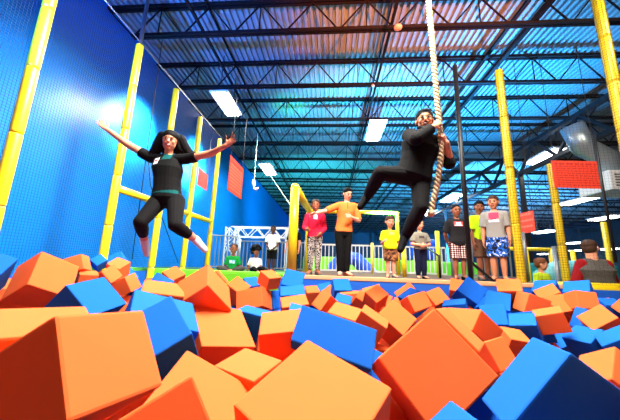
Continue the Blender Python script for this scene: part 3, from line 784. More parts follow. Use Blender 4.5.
w, WB, W_ = person(J, 1.62, dict(skin=skin('warm', rgb(200, 130, 98)), hair='long', hairmat=hair_black, strands=strands, mouth='open', girth=1.12, leg=1.14, arm=1.0,
       shirt=([c_black, teal, tagwhite, tagred], 0.06, 0.42, 0.010), prints=[(1, 0.012, 0.095, 0.030, 0.05), (1, 0.0, -0.225, 0.2, 0.022), (2, -0.058, 0.04, 0.020, 0.026), (3, -0.058, 0.046, 0.012, 0.008)],
       pants=(c_black2, 1.66, 0.004), pname='leggings', waist=0.1, shoes=(sock_w, 'sock')),
       'woman jumping with arms spread wide, long black hair and black leggings', headk=0.155, vox=0.0055)
b2 = bmesh.new(); ell(b2, W_['hc'] - W_['hu'] * W_['a'] * 0.56 + W_['hf'] * W_['a'] * 0.80, (W_['hl'] * W_['a'] * 0.11, W_['hf'] * W_['a'] * 0.10, W_['hu'] * W_['a'] * 0.10), 10)
mm = bpy.data.meshes.new('tongue'); b2.to_mesh(mm); b2.free(); place('tongue', mm, WB, mat('tongue_pink', rgb(205, 90, 90), 0.4), w)

# --- rope and the man swinging on it
RY = 3.12
rope_px = [(423.5, -150), (426, -60), (428.5, 0), (432, 40), (435, 75), (437.5, 105), (439.5, 125), (441, 142), (440.5, 158), (438.5, 175), (435.5, 192), (432.5, 204), (431, 214)]
pts = [P(x, y, RY + 0.03 * i * 0) for i, (x, y) in enumerate(rope_px)]
top = pts[0].copy(); top = V((pts[1].x - 0.12, RY, BOT + 0.02)); pts = [top] + [p for p in pts if p.z < BOT - 0.1]
t = thing('climbing_rope', 'thick pale twisted climbing rope hanging from the roof, gripped by the man', 'rope', pts[-1])
def resample(pts, n):
    d = [0]
    for a, b in zip(pts, pts[1:]): d.append(d[-1] + (b - a).length)
    out = []
    for k in range(n):
        s = d[-1] * k / (n - 1); i = max(j for j in range(len(d)) if d[j] <= s + 1e-9); i = min(i, len(pts) - 2)
        # catmull-rom
        p0, p1, p2, p3 = pts[max(i - 1, 0)], pts[i], pts[i + 1], pts[min(i + 2, len(pts) - 1)]; u = (s - d[i]) / max(1e-6, d[i + 1] - d[i])
        out.append(0.5 * ((2 * p1) + (p2 - p0) * u + (2 * p0 - 5 * p1 + 4 * p2 - p3) * u * u + (3 * p1 - p0 - 3 * p2 + p3) * u ** 3))
    return out
core = resample(pts, 520); tot = sum((b - a).length for a, b in zip(core, core[1:]))
ropem = mat('rope_fibre', rgb(178, 158, 122), 0.8, noise=0.12, nscale=60, bump=0.4, bscale=150)
for s in range(3):
    pp = []; L = 0
    for i, c in enumerate(core):
        if i: L += (c - core[i - 1]).length
        ang = 2 * math.pi * (L / 0.155 + s / 3); pp.append(c - pts[-1] + V((math.cos(ang), math.sin(ang), 0)) * 0.0185)
    bm = bmesh.new(); add_tube(bm, pp, 0.018, 8); bm_obj('strand', bm, ropem, t, smooth=True)
bm = bmesh.new(); add_tube(bm, [core[-6] - pts[-1], core[-1] - pts[-1], core[-1] - pts[-1] + V((-0.004, 0, -0.03))], [0.038, 0.039, 0.03], 12); bm_obj('bound_end', bm, ropem, t, smooth=True)

Y0 = 3.22
J = dict(pelvis=P(413, 177, Y0), neck=P(424, 134, Y0 - 0.02), head=P(424.5, 121, Y0 - 0.10), shR=P(409.5, 136, Y0 + 0.02), shL=P(438, 143, Y0 + 0.02),
         elR=P(416, 139, Y0 - 0.26), wrR=P(433.5, 127, Y0 - 0.20), elL=P(449, 163, Y0 + 0.02), wrL=P(446, 143, Y0 - 0.09),
         hipR=P(405, 176, Y0), hipL=P(420.5, 181, Y0), knR=P(380.5, 173, Y0 - 0.2), knL=P(420.5, 207.5, Y0 - 0.12), anR=P(367, 197, Y0 + 0.02), anL=P(404.5, 237.5, Y0 + 0.02),
         toR=P(360, 207, Y0 - 0.02), toL=P(400.5, 250, Y0 - 0.08), face=(-0.22, -1, -0.2), headup=(-0.06, -0.14, 1), front=(0.1, -1, 0.1))
J['handR'] = dict(d=P(441, 120, RY - 0.07) - P(433.5, 127, Y0 - 0.20), n=(0.15, 0.95, -0.1), s=1, curl=52, spread=3, thumb=0.3)
J['handL'] = dict(d=P(441, 131, RY - 0.06) - P(446, 143, Y0 - 0.09), n=(-0.6, 0.75, 0.1), s=1, curl=52, spread=3, thumb=0.3)
m, MB, M_ = person(J, 1.74, dict(skin=sk_tan, hair='short', hairmat=hair_black, mouth='smile', girth=1.28, leg=1.14, arm=1.3, neck=1.35,
       shirt=(c_black, 0.02, {'L': 1.12, 'R': 1.85}, 0.016), sname='long_sleeved_shirt', pants=(c_black2, 1.93, 0.012), waist=0.06, shoes=(shoe_black, 'sock')),
       'man in black swinging on the thick rope, one leg raised', headk=0.152, vox=0.0055)
bm = bmesh.new(); a = M_['a']; hc, hu, hf, hl = M_['hc'], M_['hu'], M_['hf'], M_['hl']
for k in range(-6, 7):
    ang = k / 6 * 1.25
    c = hc - hu * a * (0.50 + 0.32 * math.cos(ang)) + hf * a * (0.70 * math.cos(ang) + 0.0) + hl * a * 0.60 * math.sin(ang)
    ell(bm, c, (hl * a * 0.17, hf * a * 0.15, hu * a * 0.16), 8)
for k in range(-3, 4): ell(bm, hc - hu * a * (0.33 + 0.02 * abs(k)) + hf * a * 0.76 + hl * a * 0.075 * k, (hl * a * 0.07, hf * a * 0.05, hu * a * 0.045), 8)
place('beard', solid(bm, 0.006, 1), MB, hair_black, m)

# --- children on the deck
HANG = dict(e=(0.16, 0.02, -1), w=(0.02, 0.18, -1))
def kid(x, y, Y, H, z, ang, arms, outfit, label, headk=0.16, **kw):
    q = at(x, y, Y); J = stand((q.x, Y, z), H, ang, arms, headk=headk, **kw)
    return person(J, H, outfit, label, headk=headk, vox=0.0075)
zebra = pattern_mat('legging_print', [rgb(18, 18, 22), rgb(205, 195, 185), rgb(40, 36, 40)], 22, 'zebra', (0.5, 0.6))
kid(313.5, 275, 5.2, 1.44, DECK_Z, 6, {'R': dict(e=(0.25, 0.05, -1), w=(-0.15, 0.75, -0.2)), 'L': dict(e=(0.18, -0.02, -1), w=(-0.5, 0.6, -0.6))},
    dict(skin=sk_brown, hair='bun', hairmat=hair_brown, mouth='smile', shirt=([cloth('cloth_crimson', rgb(205, 28, 62)), tagwhite], -0.06, 1.75, 0.012), prints=[(1, 0.0, 0.035, 0.022, 0.032)], pants=(zebra, 1.85, 0.008), pname='patterned_leggings', shoes=(shoe_dark, 'shoe')),
    'girl in a crimson top and black and white patterned leggings beside the yellow post', headk=0.155)
orange_c = cloth('cloth_orange', rgb(240, 118, 52))
kid(343, 276, 5.15, 1.66, DECK_Z, 14, {'R': dict(e=(0.85, 0.1, -0.42), w=(0.9, 0.25, -0.3)), 'L': dict(e=(0.22, 0.12, -1), w=(-0.75, 0.55, 0.1), n=(-0.2, -1, 0))},
    dict(skin=sk_light, hair='short', hairmat=hair_black, shirt=([orange_c, mat('placket', rgb(200, 70, 30), 0.7)], -0.1, 0.98, 0.014), sname='polo_shirt', prints=[(1, 0.0, 0.055, 0.006, 0.04)], pants=(c_black, 1.97, 0.010), shoes=(shoe_tan, 'shoe'), flare=1.8),
    'tall boy in an orange shirt and black trousers looking down', headk=0.143, lean=(0.035, 0.01), look=(0.4, -1, -0.5), headup=(0.15, -0.3, 1), feet=0.045)
camo = pattern_mat('camo_print', [rgb(52, 34, 24), rgb(122, 74, 44), rgb(168, 112, 70)], 14, 'noise', (0.46, 0.57))
neon = cloth('cloth_neon', rgb(206, 232, 20))
kid(391, 277, 5.25, 1.15, DECK_Z, 0, {'R': dict(e=(0.22, 0.02, -1), w=(-0.05, 0.6, 0.1)), 'L': HANG},
    dict(skin=sk_pink, fringe=True, hair='short', hairmat=hair_brown, shirt=([neon, mat('print_grey', rgb(150, 165, 90), 0.8)], -0.16, 0.75, 0.022), prints=[(1, 0.01, 0.03, 0.04, 0.022)], shirtflare=0.05, pants=(camo, 0.98, 0.02), pname='shorts', shoes=(shoe_dark, 'shoe')),
    'small boy in a bright yellow shirt and brown camouflage shorts', headk=0.195, look=(0.15, -1, -0.05))
kid(421.5, 278, 5.25, 1.1, DECK_Z, 4, {'R': dict(e=(0.3, 0.2, -1), w=(-0.75, 0.6, -0.1)), 'L': dict(e=(0.3, 0.2, -1), w=(-0.8, 0.6, -0.2))},
    dict(skin=sk_pink, hair='buzz', hairmat=hair_brown, mouth='smile', shirt=([cloth('cloth_grey_green', rgb(128, 124, 108)), mat('print_dark', rgb(70, 62, 58), 0.8)], -0.14, 0.75, 0.018), prints=[(1, 0.0, 0.0, 0.045, 0.02)], pants=(cloth('cloth_navy', rgb(18, 22, 48)), 1.93, 0.014), shoes=(shoe_black, 'shoe')),
    'small boy in a grey shirt and navy trousers, arms folded', headk=0.185, look=(0.25, -1, 0.05))
plaid = pattern_mat('plaid_print', [rgb(36, 22, 26), rgb(150, 60, 54), rgb(226, 214, 206)], 8, 'plaid', (0.4, 0.62))
kid(460.5, 279, 5.42, 1.43, DECK_Z, -6, {'R': dict(e=(0.28, -0.2, -1), w=(-0.3, -0.5, -0.8)), 'L': dict(e=(0.28, -0.2, -1), w=(-0.3, -0.5, -0.8))},
    dict(skin=sk_brown, hair='buzz', hairmat=hair_black, shirt=([cloth('cloth_charcoal', rgb(30, 28, 30)), tagwhite, tagred], -0.16, 0.85, 0.02), prints=[(2, 0.0, 0.02, 0.055, 0.03), (1, 0.0, 0.02, 0.03, 0.022), (1, 0.0, 0.0, 0.045, 0.006)], shirtflare=0.04, pants=(plaid, 0.96, 0.024), pname='shorts', shoes=(shoe_black, 'shoe')),
    'boy in a charcoal shirt and plaid shorts with his arms behind him', headk=0.165)
kid(484.5, 279, 5.72, 1.58, DECK_Z, 8, {'R': HANG, 'L': HANG},
    dict(skin=sk_brown, fringe=True, hair='short', hairmat=hair_black, shirt=([cloth('cloth_lime', rgb(178, 222, 24)), tagwhite, mat('print_green', rgb(90, 150, 40), 0.8)], -0.16, 0.85, 0.018), prints=[(1, -0.012, 0.035, 0.018, 0.024), (2, 0.03, -0.05, 0.06, 0.012), (2, 0.0, -0.085, 0.04, 0.008)], pants=(cloth('cloth_brown', rgb(104, 72, 56)), 0.92, 0.022), pname='shorts', shoes=(shoe_dark, 'shoe')),
    'boy in a lime shirt and brown shorts behind the boy in grey', headk=0.16, look=(-0.35, -1, -0.15))
surf = pattern_mat('surf_print', [rgb(20, 22, 34), rgb(24, 92, 190), rgb(210, 215, 220)], 9, 'zebra', (0.5, 0.62))
kid(500.5, 281, 5.34, 1.6, DECK_Z, -32, {'R': HANG, 'L': dict(e=(0.16, 0.05, -1), w=(0.02, 0.25, -1))},
    dict(skin=sk_tan, fringe=True, hair='short', hairmat=hair_brown, shirt=([cloth('cloth_grey', rgb(140, 136, 130)), mat('print_pink', rgb(205, 50, 82), 0.8), tagwhite], -0.14, 0.85, 0.02), prints=[(1, -0.005, 0.035, 0.05, 0.035), (2, -0.005, -0.03, 0.05, 0.014), (1, -0.01, -0.002, 0.03, 0.01)], pants=(surf, 0.95, 0.024), pname='shorts', shoes=(shoe_dark, 'shoe')),
    'tall boy in a grey shirt with a pink print and blue patterned shorts', headk=0.158, look=(-0.75, -1, -0.12))

# --- children on the left deck
LZ = 0.96
kid(271, 270, 8.2, 1.36, LZ, 2, {'R': dict(e=(0.3, 0.1, -1), w=(-0.55, 0.55, -0.75)), 'L': dict(e=(0.3, 0.1, -1), w=(-0.6, 0.6, -0.7))},
    dict(skin=sk_dark, hair='buzz', hairmat=hair_black, shirt=(c_white, -0.12, 0.8, 0.02), shirtflare=0.04, pants=(c_black, 0.98, 0.02), pname='shorts', shoes=(shoe_dark, 'shoe')),
    'boy in a white shirt and black shorts standing with clasped hands', headk=0.165)
kid(293, 270, 7.4, 1.36, LZ, -25, {'R': dict(e=(0.3, 0.1, -1), w=(0.1, 0.3, -0.9)), 'L': HANG},
    dict(skin=sk_pink, hair='short', hairmat=hair_brown, shirt=(c_black, -0.14, 0.7, 0.02), pants=(c_black2, 1.9, 0.014), shoes=(shoe_dark, 'shoe')),
    'person in black standing half hidden behind the yellow frame post', headk=0.165)
def seated(x, Y, H, z, ang, arms, legs, outfit, label, headk, **kw):
    q = at(x, 265, Y); J = stand((q.x, Y, z - 0.5 * H + 0.09), H, ang, arms, headk=headk, **kw); J['ground'] = z
    t_ = math.radians(ang); f = V((math.sin(t_), -math.cos(t_), 0)); u = V((0, 0, 1)); l = u.cross(f)
    for S, s in (('L', 1), ('R', -1)):
        k, a_, to = legs[S]
        kk = J['hip' + S] + (l * s * k[0] + f * k[1] + u * k[2]).normalized() * 0.23 * H; J['kn' + S] = kk
        J['an' + S] = kk + (l * s * a_[0] + f * a_[1] + u * a_[2]).normalized() * 0.22 * H; J['to' + S] = J['an' + S] + (l * s * to[0] + f * to[1] + u * to[2]).normalized() * 0.1 * H
        J['an' + S].z = max(J['an' + S].z, z + 0.05)
    return person(J, H, outfit, label, headk=headk, vox=0.0075, base=V((q.x, Y, z)))
seated(232.5, 6.62, 1.2, LZ, 8, {'R': dict(e=(0.3, -0.05, -1), w=(0.1, -0.05, -1)), 'L': dict(e=(0.3, 0.05, -1), w=(-0.2, 0.3, -1))},
    {'L': ((0.8, 0.6, 0.1), (-1, 0.2, -0.2), (-0.5, 0.8, 0)), 'R': ((0.8, 0.6, 0.1), (-1, 0.25, -0.2), (-0.5, 0.8, 0))},
    dict(skin=sk_brown, hair='bun', hairmat=hair_brown, mouth='smile', shirt=([cloth('cloth_green', rgb(14, 140, 58)), tagwhite, mat('print_sky', rgb(120, 190, 220), 0.8)], -0.08, 0.8, 0.016), prints=[(2, 0.0, -0.04, 0.06, 0.035), (1, -0.025, -0.035, 0.02, 0.02), (1, 0.03, -0.05, 0.018, 0.014)], pants=(cloth('cloth_grey_dark', rgb(70, 66, 64)), 1.9, 0.012), shoes=(shoe_dark, 'shoe')),
    'child in a green printed shirt sitting on the deck behind the lime pad', 0.2, headup=(0, 0.1, 1))
seated(255, 6.8, 1.1, LZ, 35, {'R': dict(e=(0.35, -0.1, -1), w=(0.1, 0.0, -1)), 'L': dict(e=(0.2, 0.3, -1), w=(0.1, 0.9, -0.4))},
    {'L': ((0.3, 1.0, 0.15), (0.2, 0.8, -0.6), (0.1, 1, 0)), 'R': ((0.3, 1.0, 0.15), (-0.2, 0.9, -0.5), (0.1, 1, 0))},
    dict(skin=sk_brown, hair='curly', hairmat=hair_black, shirt=(c_white, -0.06, 0.8, 0.014), pants=(c_black, 1.9, 0.014), shoes=(shoe_dark, 'shoe')),
    'child with big curly black hair in a white shirt, sitting sideways', 0.2, look=(0.6, -1, 0.1))

# --- the man and the boy at the right, standing on the hall floor
q = at(594.5, 270, 5.5)
J = stand((q.x, 5.5, 0), 1.84, 172, {'R': dict(e=(0.3, 0.1, -1), w=(0.0, 0.3, -1)), 'L': dict(e=(0.42, 0.0, -1), w=(0.05, 0.4, -0.9))}, headk=0.168, look=(0.85, 0.55, -0.05))
person(J, 1.84, dict(skin=sk_pink, hair='short', hairmat=hair_brown, girth=1.45, arm=1.35, neck=1.5, shirt=(cloth('cloth_red', rgb(135, 12, 18)), -0.1, 1.9, 0.02), vest=(pattern_mat('vest_weave', [rgb(66, 62, 57), rgb(80, 76, 70)], 60), -0.12, 0.04), pants=(cloth('cloth_denim', rgb(40, 50, 80)), 1.95, 0.015), shoes=(shoe_dark, 'shoe')),
       'man in a grey vest over red sleeves seen from behind', headk=0.168, vox=0.008)
q = at(541, 270, 6.05)
J = stand((q.x, 6.05, 0), 1.5, 25, {'R': HANG, 'L': HANG}, headk=0.165, look=(0.9, -0.55, 0.12))
person(J, 1.5, dict(skin=sk_pink, hair='short', hairmat=hair_ginger, shirt=(cloth('cloth_yellow_green', rgb(190, 220, 40)), -0.1, 0.8, 0.016), pants=(c_black, 1.9, 0.012), shoes=(shoe_dark, 'shoe')),
       'ginger boy with a yellow green collar looking to the side', headk=0.165, vox=0.0075)
CUBES = [
('o', (-1.984, 1.828, 1.052), (0.4806, -0.2524, -0.8343, 0.0966), (0.278, 0.263, 0.213), 'big tilted orange foam cube rising against the blue net at the far left'),
('b', (-2.138, 1.541, 1.078), (0.0049, -0.7956, 0.4583, 0.3962), (0.253, 0.237, 0.261), 'blue foam cube cut off by the left edge of the photo'),
('o', (-3.638, 3.792, 1.106), (0.1909, -0.1560, 0.9679, -0.0483), (0.216, 0.226, 0.223), 'orange foam cube with a pale right face behind the big tilted left cube'),
('o', (-3.467, 3.798, 0.892), (0.1229, -0.3389, -0.9326, -0.0140), (0.229, 0.221, 0.230), 'thin orange sliver of foam cube just right of the big tilted left cube'),
('b', (-3.636, 4.154, 1.134), (0.2707, -0.1066, -0.8875, -0.3574), (0.165, 0.161, 0.175), 'small dark blue foam cube standing on its corner left of the second yellow pole'),
('b', (-3.641, 4.558, 1.127), (0.3152, -0.1470, 0.9123, -0.2161), (0.245, 0.249, 0.257), 'blue foam cube behind the small orange cubes at the foot of the second yellow pole'),
('o', (-3.482, 4.379, 1.042), (0.1657, 0.0108, -0.9534, -0.2518), (0.240, 0.237, 0.246), 'rearmost orange foam cube in the small orange trio near the second pole'),
('o', (-3.442, 4.142, 0.938), (0.5238, -0.5208, -0.6526, 0.1685), (0.221, 0.227, 0.226), 'middle orange foam cube in the small trio, its pale square face tipped up'),
('o', (-3.217, 4.277, 0.806), (0.2104, -0.0055, 0.9681, 0.1358), (0.244, 0.251, 0.253), 'front orange foam cube of the small trio, with a red shaded left face'),
('b', (-3.523, 4.683, 0.874), (0.7400, -0.2314, 0.3853, -0.5004), (0.220, 0.210, 0.219), 'dark blue foam cube wedged between the small orange trio and the lime pad'),
('b', (-3.626, 3.977, 0.800), (0.0863, -0.3341, -0.9348, -0.0840), (0.241, 0.234, 0.243), 'narrow blue strip of foam cube behind the large blue cube at left'),
('b', (-1.515, 1.689, 0.921), (0.3169, -0.6424, -0.6637, 0.2154), (0.263, 0.244, 0.233), 'large blue foam cube at left with a bright top and a near black left side'),
('b', (-0.908, 1.492, 0.891), (0.3058, -0.1765, 0.0860, -0.9316), (0.331, 0.355, 0.175), 'pale blue foam cube with a bright top edge behind the dark based blue cube'),
('b', (-0.745, 1.291, 0.883), (0.2098, -0.3202, -0.8558, -0.3479), (0.241, 0.186, 0.214), 'blue foam cube with a near black underside right of the nearest orange cube'),
('o', (-0.517, 0.586, 0.995), (0.7359, -0.2407, -0.1407, 0.6170), (0.200, 0.194, 0.184), 'nearest orange foam cube at bottom left, its left face in red shade'),
('o', (-0.757, 0.680, 0.958), (0.4215, -0.0508, 0.0330, -0.9048), (0.236, 0.255, 0.242), 'orange foam cube whose pale flat top lies just behind the nearest orange cube'),
('o', (-0.730, 1.844, 0.714), (0.8999, 0.2156, 0.1726, 0.3374), (0.344, 0.351, 0.289), 'pale orange foam cube with a wide square top face left of centre'),
('o', (-0.872, 1.937, 0.991), (0.5519, 0.0526, -0.4204, 0.7183), (0.250, 0.242, 0.273), 'pale orange foam cube peaking like a pyramid over a red triangle of shade'),
('o', (-1.113, 1.800, 0.934), (0.9526, 0.0830, 0.1024, 0.2742), (0.245, 0.253, 0.249), 'pale orange foam cube lying flat left of the peaked pale cube'),
('o', (-0.474, 1.025, 0.688), (0.7108, -0.0666, 0.2765, -0.6434), (0.257, 0.284, 0.260), 'orange foam cube with its peak just behind the lowest front orange corner'),
('o', (-0.418, 0.791, 0.790), (0.3711, 0.0130, 0.5705, -0.7326), (0.201, 0.183, 0.199), 'orange foam cube at the bottom edge, its corner pointing up in front'),
('o', (-0.040, 0.997, 0.755), (0.1906, -0.8642, -0.4542, -0.1031), (0.363, 0.356, 0.167), 'large orange foam cube at the bottom centre with a broad pale square face'),
('b', (0.022, 1.528, 0.853), (0.4121, -0.6714, -0.5510, -0.2753), (0.190, 0.399, 0.171), 'large pale blue foam block in the centre foreground'),
('o', (-0.249, 1.621, 0.823), (0.0882, -0.6296, -0.7567, -0.1525), (0.224, 0.244, 0.221), 'pale orange foam cube with a red front, left of the centre blue block'),
('o', (-0.334, 1.244, 0.724), (0.0316, -0.1984, -0.9778, -0.0598), (0.206, 0.195, 0.200), 'pale orange foam cube tipped in the dip left of the bottom centre cube'),
('o', (-0.381, 1.968, 0.751), (0.0606, 0.5957, 0.7912, -0.1244), (0.206, 0.183, 0.208), 'thin orange strip of foam cube under the red fronted pale cube'),
('o', (-0.979, 3.688, 0.735), (0.1061, 0.0850, 0.9783, -0.1563), (0.358, 0.323, 0.247), 'orange foam cube with a darker left and pale right face, right of the peaked cube'),
('o', (-1.322, 3.948, 0.818), (0.3760, -0.7065, -0.5992, 0.0222), (0.251, 0.248, 0.252), 'pale orange foam cube on its corner in front of the lime pad'),
('o', (-0.820, 3.784, 1.001), (0.1850, -0.3178, -0.9243, -0.1024), (0.221, 0.215, 0.178), 'orange foam cube with a pale top and red sides below the curly haired child'),
('b', (-0.479, 3.594, 0.965), (0.4034, -0.9077, 0.0124, 0.1151), (0.255, 0.254, 0.254), 'dark blue foam cube standing tall at the foot of the yellow frame post'),
('b', (-0.433, 3.374, 0.799), (0.0980, -0.6315, -0.7565, -0.1389), (0.280, 0.286, 0.277), 'bright blue foam cube directly in front of the tall dark blue cube'),
('o', (-0.376, 3.119, 0.732), (0.0791, -0.5967, -0.7853, -0.1451), (0.245, 0.284, 0.227), 'pale orange foam cube stacked in front of the bright blue cube'),
('b', (-0.238, 2.376, 0.754), (0.0527, -0.9912, -0.0414, 0.1141), (0.230, 0.234, 0.231), 'blue foam cube corner poking out in front of the pale stacked cube'),
('b', (-0.574, 2.140, 0.765), (0.0627, -0.7187, -0.6897, 0.0620), (0.226, 0.225, 0.225), 'pale blue foam cube in front of the two toned cube'),
('b', (-0.843, 3.972, 0.698), (0.4635, -0.6497, -0.4581, 0.3915), (0.249, 0.249, 0.249), 'narrow blue foam cube standing between the two toned cube and the bright blue cube'),
('b', (-1.311, 4.681, 0.799), (0.2075, -0.3466, -0.9046, -0.1360), (0.254, 0.252, 0.258), 'dark blue foam cube sliver right of the pale cornered cube'),
('o', (-1.604, 3.889, 0.931), (0.2430, -0.5671, -0.7233, 0.3102), (0.240, 0.232, 0.244), 'thin orange edge of foam cube on the right slope of the peaked pale cube'),
('o', (-2.335, 4.047, 0.942), (0.5587, 0.0012, 0.3432, -0.7550), (0.228, 0.231, 0.242), 'dark orange foam cube against the lime pad at the foot of a yellow pole'),
('b', (-2.197, 3.493, 0.856), (0.7946, -0.0984, 0.2917, -0.5233), (0.251, 0.249, 0.253), 'small blue foam cube in front of the dark orange cube by the lime pad'),
('o', (-0.279, 4.462, 0.748), (0.1374, -0.5761, -0.7913, -0.1520), (0.218, 0.205, 0.219), 'small orange foam cube right of the tall dark blue cube'),
('b', (-0.275, 4.682, 0.609), (0.2336, -0.5422, -0.7840, -0.1917), (0.230, 0.226, 0.231), 'small blue foam cube under the small orange cube right of the tall dark blue cube'),
('o', (-0.043, 3.098, 0.819), (0.1001, 0.4337, 0.7642, 0.4667), (0.170, 0.192, 0.164), 'orange foam cube leaning with a red right face below the tall boy in orange'),
('o', (0.031, 4.446, 0.736), (0.1555, 0.3110, 0.3389, -0.8742), (0.219, 0.230, 0.230), 'orange foam cube peeking out behind the leaning cube'),
('b', (-0.073, 4.682, 0.771), (0.0688, -0.7101, -0.6603, -0.2345), (0.234, 0.225, 0.236), 'small blue foam cube against the pit wall left of the dark blue square'),
('b', (0.161, 4.091, 0.863), (0.3101, -0.9463, -0.0893, 0.0206), (0.241, 0.247, 0.249), 'dark blue foam cube showing a square face against the pit wall edge'),
('b', (0.143, 3.256, 0.777), (0.1864, -0.7528, -0.6283, -0.0613), (0.199, 0.179, 0.197), 'bright blue foam cube below the dark blue square'),
('o', (0.279, 3.890, 0.743), (0.0102, 0.7002, 0.7126, 0.0433), (0.259, 0.263, 0.260), 'flat thin orange foam cube right of the dark blue square'),
('o', (0.143, 2.860, 0.681), (0.0758, -0.1606, -0.9717, -0.1561), (0.279, 0.260, 0.254), 'orange foam cube with a broad pale face above the centre blue block'),
('o', (0.481, 3.725, 0.726), (0.3833, -0.7507, -0.5375, -0.0246), (0.175, 0.358, 0.176), 'long pale orange foam block with a red end below the yellow shirted boy'),
('o', (0.367, 2.625, 0.724), (0.2589, -0.7576, -0.5900, 0.1045), (0.205, 0.252, 0.184), 'orange foam block sloping down just in front of the long pale block'),
('o', (0.558, 3.529, 0.847), (0.3716, -0.8623, -0.3322, -0.0897), (0.220, 0.189, 0.206), 'pale orange foam cube topping the heap below the yellow shirted boy'),
('o', (0.792, 4.428, 0.651), (0.2932, -0.7833, -0.5017, -0.2207), (0.248, 0.249, 0.248), 'orange foam cube tucked under the heap top cube'),
('o', (0.615, 3.995, 0.796), (0.1508, -0.9743, 0.0377, -0.1633), (0.249, 0.251, 0.253), 'red orange foam cube edge behind the heap top cube'),
('o', (0.612, 2.818, 0.704), (0.4027, -0.8212, -0.3939, -0.0910), (0.250, 0.269, 0.254), 'pale orange foam cube with a square face turned up left of the great orange cube'),
('o', (0.957, 3.261, 0.842), (0.5544, -0.8034, -0.2168, -0.0078), (0.237, 0.174, 0.180), 'orange foam cube with a pale top below the folded arms boy'),
('o', (1.493, 4.600, 0.508), (0.5330, -0.5877, 0.3469, -0.5001), (0.230, 0.221, 0.230), 'small red patch of foam cube under the pale topped far cube'),
('o', (1.691, 4.681, 0.730), (0.1976, -0.5216, -0.7381, -0.3796), (0.254, 0.255, 0.254), 'orange foam cube tilted against the pit wall right of the pale topped far cube'),
('b', (1.018, 3.576, 0.817), (0.1372, -0.9411, -0.1737, -0.2555), (0.218, 0.224, 0.227), 'pale blue foam cube peeping out behind the pale topped far cube'),
('o', (1.053, 3.835, 0.835), (0.0181, -0.3239, -0.1682, 0.9308), (0.248, 0.251, 0.252), 'red orange foam cube on edge against the pit wall below the folded arms boy'),
('o', (0.442, 1.386, 0.782), (0.5077, -0.7974, -0.2665, -0.1880), (0.347, 0.321, 0.303), 'great orange foam cube standing on its corner right of centre'),
('o', (1.088, 2.353, 0.790), (0.4991, -0.2816, -0.3211, 0.7540), (0.334, 0.180, 0.230), 'orange foam cube with a flat pale top behind the great orange cube'),
('o', (0.585, 1.539, 0.867), (0.3549, -0.2700, -0.8917, -0.0774), (0.236, 0.246, 0.240), 'thin orange foam cube edge along the right side of the great orange cube'),
('o', (0.978, 1.876, 0.721), (0.5119, -0.8213, -0.2396, 0.0782), (0.175, 0.162, 0.174), 'orange foam cube wedged between the great orange cube and the giant blue cube'),
('b', (0.376, 0.863, 0.724), (0.0445, 0.3340, -0.0504, -0.9402), (0.176, 0.193, 0.189), 'small blue foam cube corner at the bottom edge right of centre'),
('b', (0.657, 0.958, 0.862), (0.2670, 0.3365, 0.6198, -0.6568), (0.277, 0.176, 0.176), 'giant blue foam cube with a near black face at the bottom right'),
('o', (1.422, 1.607, 0.713), (0.4942, -0.4036, -0.1392, 0.7573), (0.206, 0.202, 0.196), 'orange foam cube with a pale left face at the right edge'),
('b', (2.337, 2.539, 0.674), (0.1993, 0.8321, 0.4461, 0.2624), (0.195, 0.196, 0.184), 'blue foam cube at the right edge above the right edge orange cube'),
('o', (2.480, 2.833, 0.786), (0.0892, 0.7199, 0.5506, 0.4130), (0.189, 0.223, 0.201), 'orange foam cube with a flat tilted top near the right edge'),
('o', (1.987, 2.754, 0.810), (0.1676, 0.2809, 0.9436, 0.0514), (0.214, 0.192, 0.169), 'upright red orange foam cube with a pale top, right of centre'),
('o', (2.233, 3.356, 0.874), (0.1313, -0.7160, -0.6803, 0.0853), (0.224, 0.226, 0.210), 'orange foam cube with pale left and red right faces behind the upright red cube'),
('o', (2.707, 3.710, 0.921), (0.1801, -0.9175, 0.2026, -0.2911), (0.224, 0.209, 0.203), 'red orange foam cube tilted in front of the left far blue cube'),
('o', (2.615, 3.503, 0.802), (0.3298, -0.9395, -0.0620, -0.0684), (0.246, 0.239, 0.249), 'orange foam cube behind the upright red cube with a broad shaded face'),
('o', (2.742, 3.337, 0.929), (0.0606, 0.7404, 0.6564, -0.1314), (0.204, 0.199, 0.181), 'orange foam cube with a vertical edge in front of the right far blue cube'),
('b', (2.905, 3.537, 0.976), (0.2002, -0.8924, 0.3708, -0.1615), (0.236, 0.248, 0.250), 'right hand of two blue foam cubes near the man in the grey vest'),
('b', (2.836, 3.936, 0.952), (0.2428, -0.8712, 0.3967, -0.1570), (0.235, 0.247, 0.250), 'left hand of two blue foam cubes near the man in the grey vest'),
('o', (2.202, 3.645, 0.955), (0.0937, -0.8364, -0.4803, -0.2470), (0.263, 0.247, 0.261), 'orange foam cube at the deck edge at the foot of the tall yellow pole'),
('b', (1.750, 3.725, 0.931), (0.4714, -0.7928, -0.3078, -0.2335), (0.255, 0.259, 0.257), 'blue foam cube standing on its corner below the plaid shorts boy'),
('o', (2.023, 4.682, 0.912), (0.3041, -0.7602, -0.4719, -0.3270), (0.230, 0.210, 0.228), 'pale orange foam cube half hidden behind the left edge of the blue diamond cube'),
('b', (1.483, 3.478, 0.734), (0.0364, 0.8434, 0.5230, 0.1177), (0.249, 0.244, 0.246), 'blue foam cube lying flat left of the blue diamond cube'),
('b', (1.988, 3.556, 0.806), (0.3745, -0.8801, 0.2879, -0.0483), (0.246, 0.250, 0.249), 'dark blue foam cube just right of the blue diamond cube'),
('b', (1.791, 3.277, 0.699), (0.3998, -0.8726, 0.2234, -0.1695), (0.242, 0.236, 0.239), 'blue foam cube with an upright square face below the dark blue neighbour'),
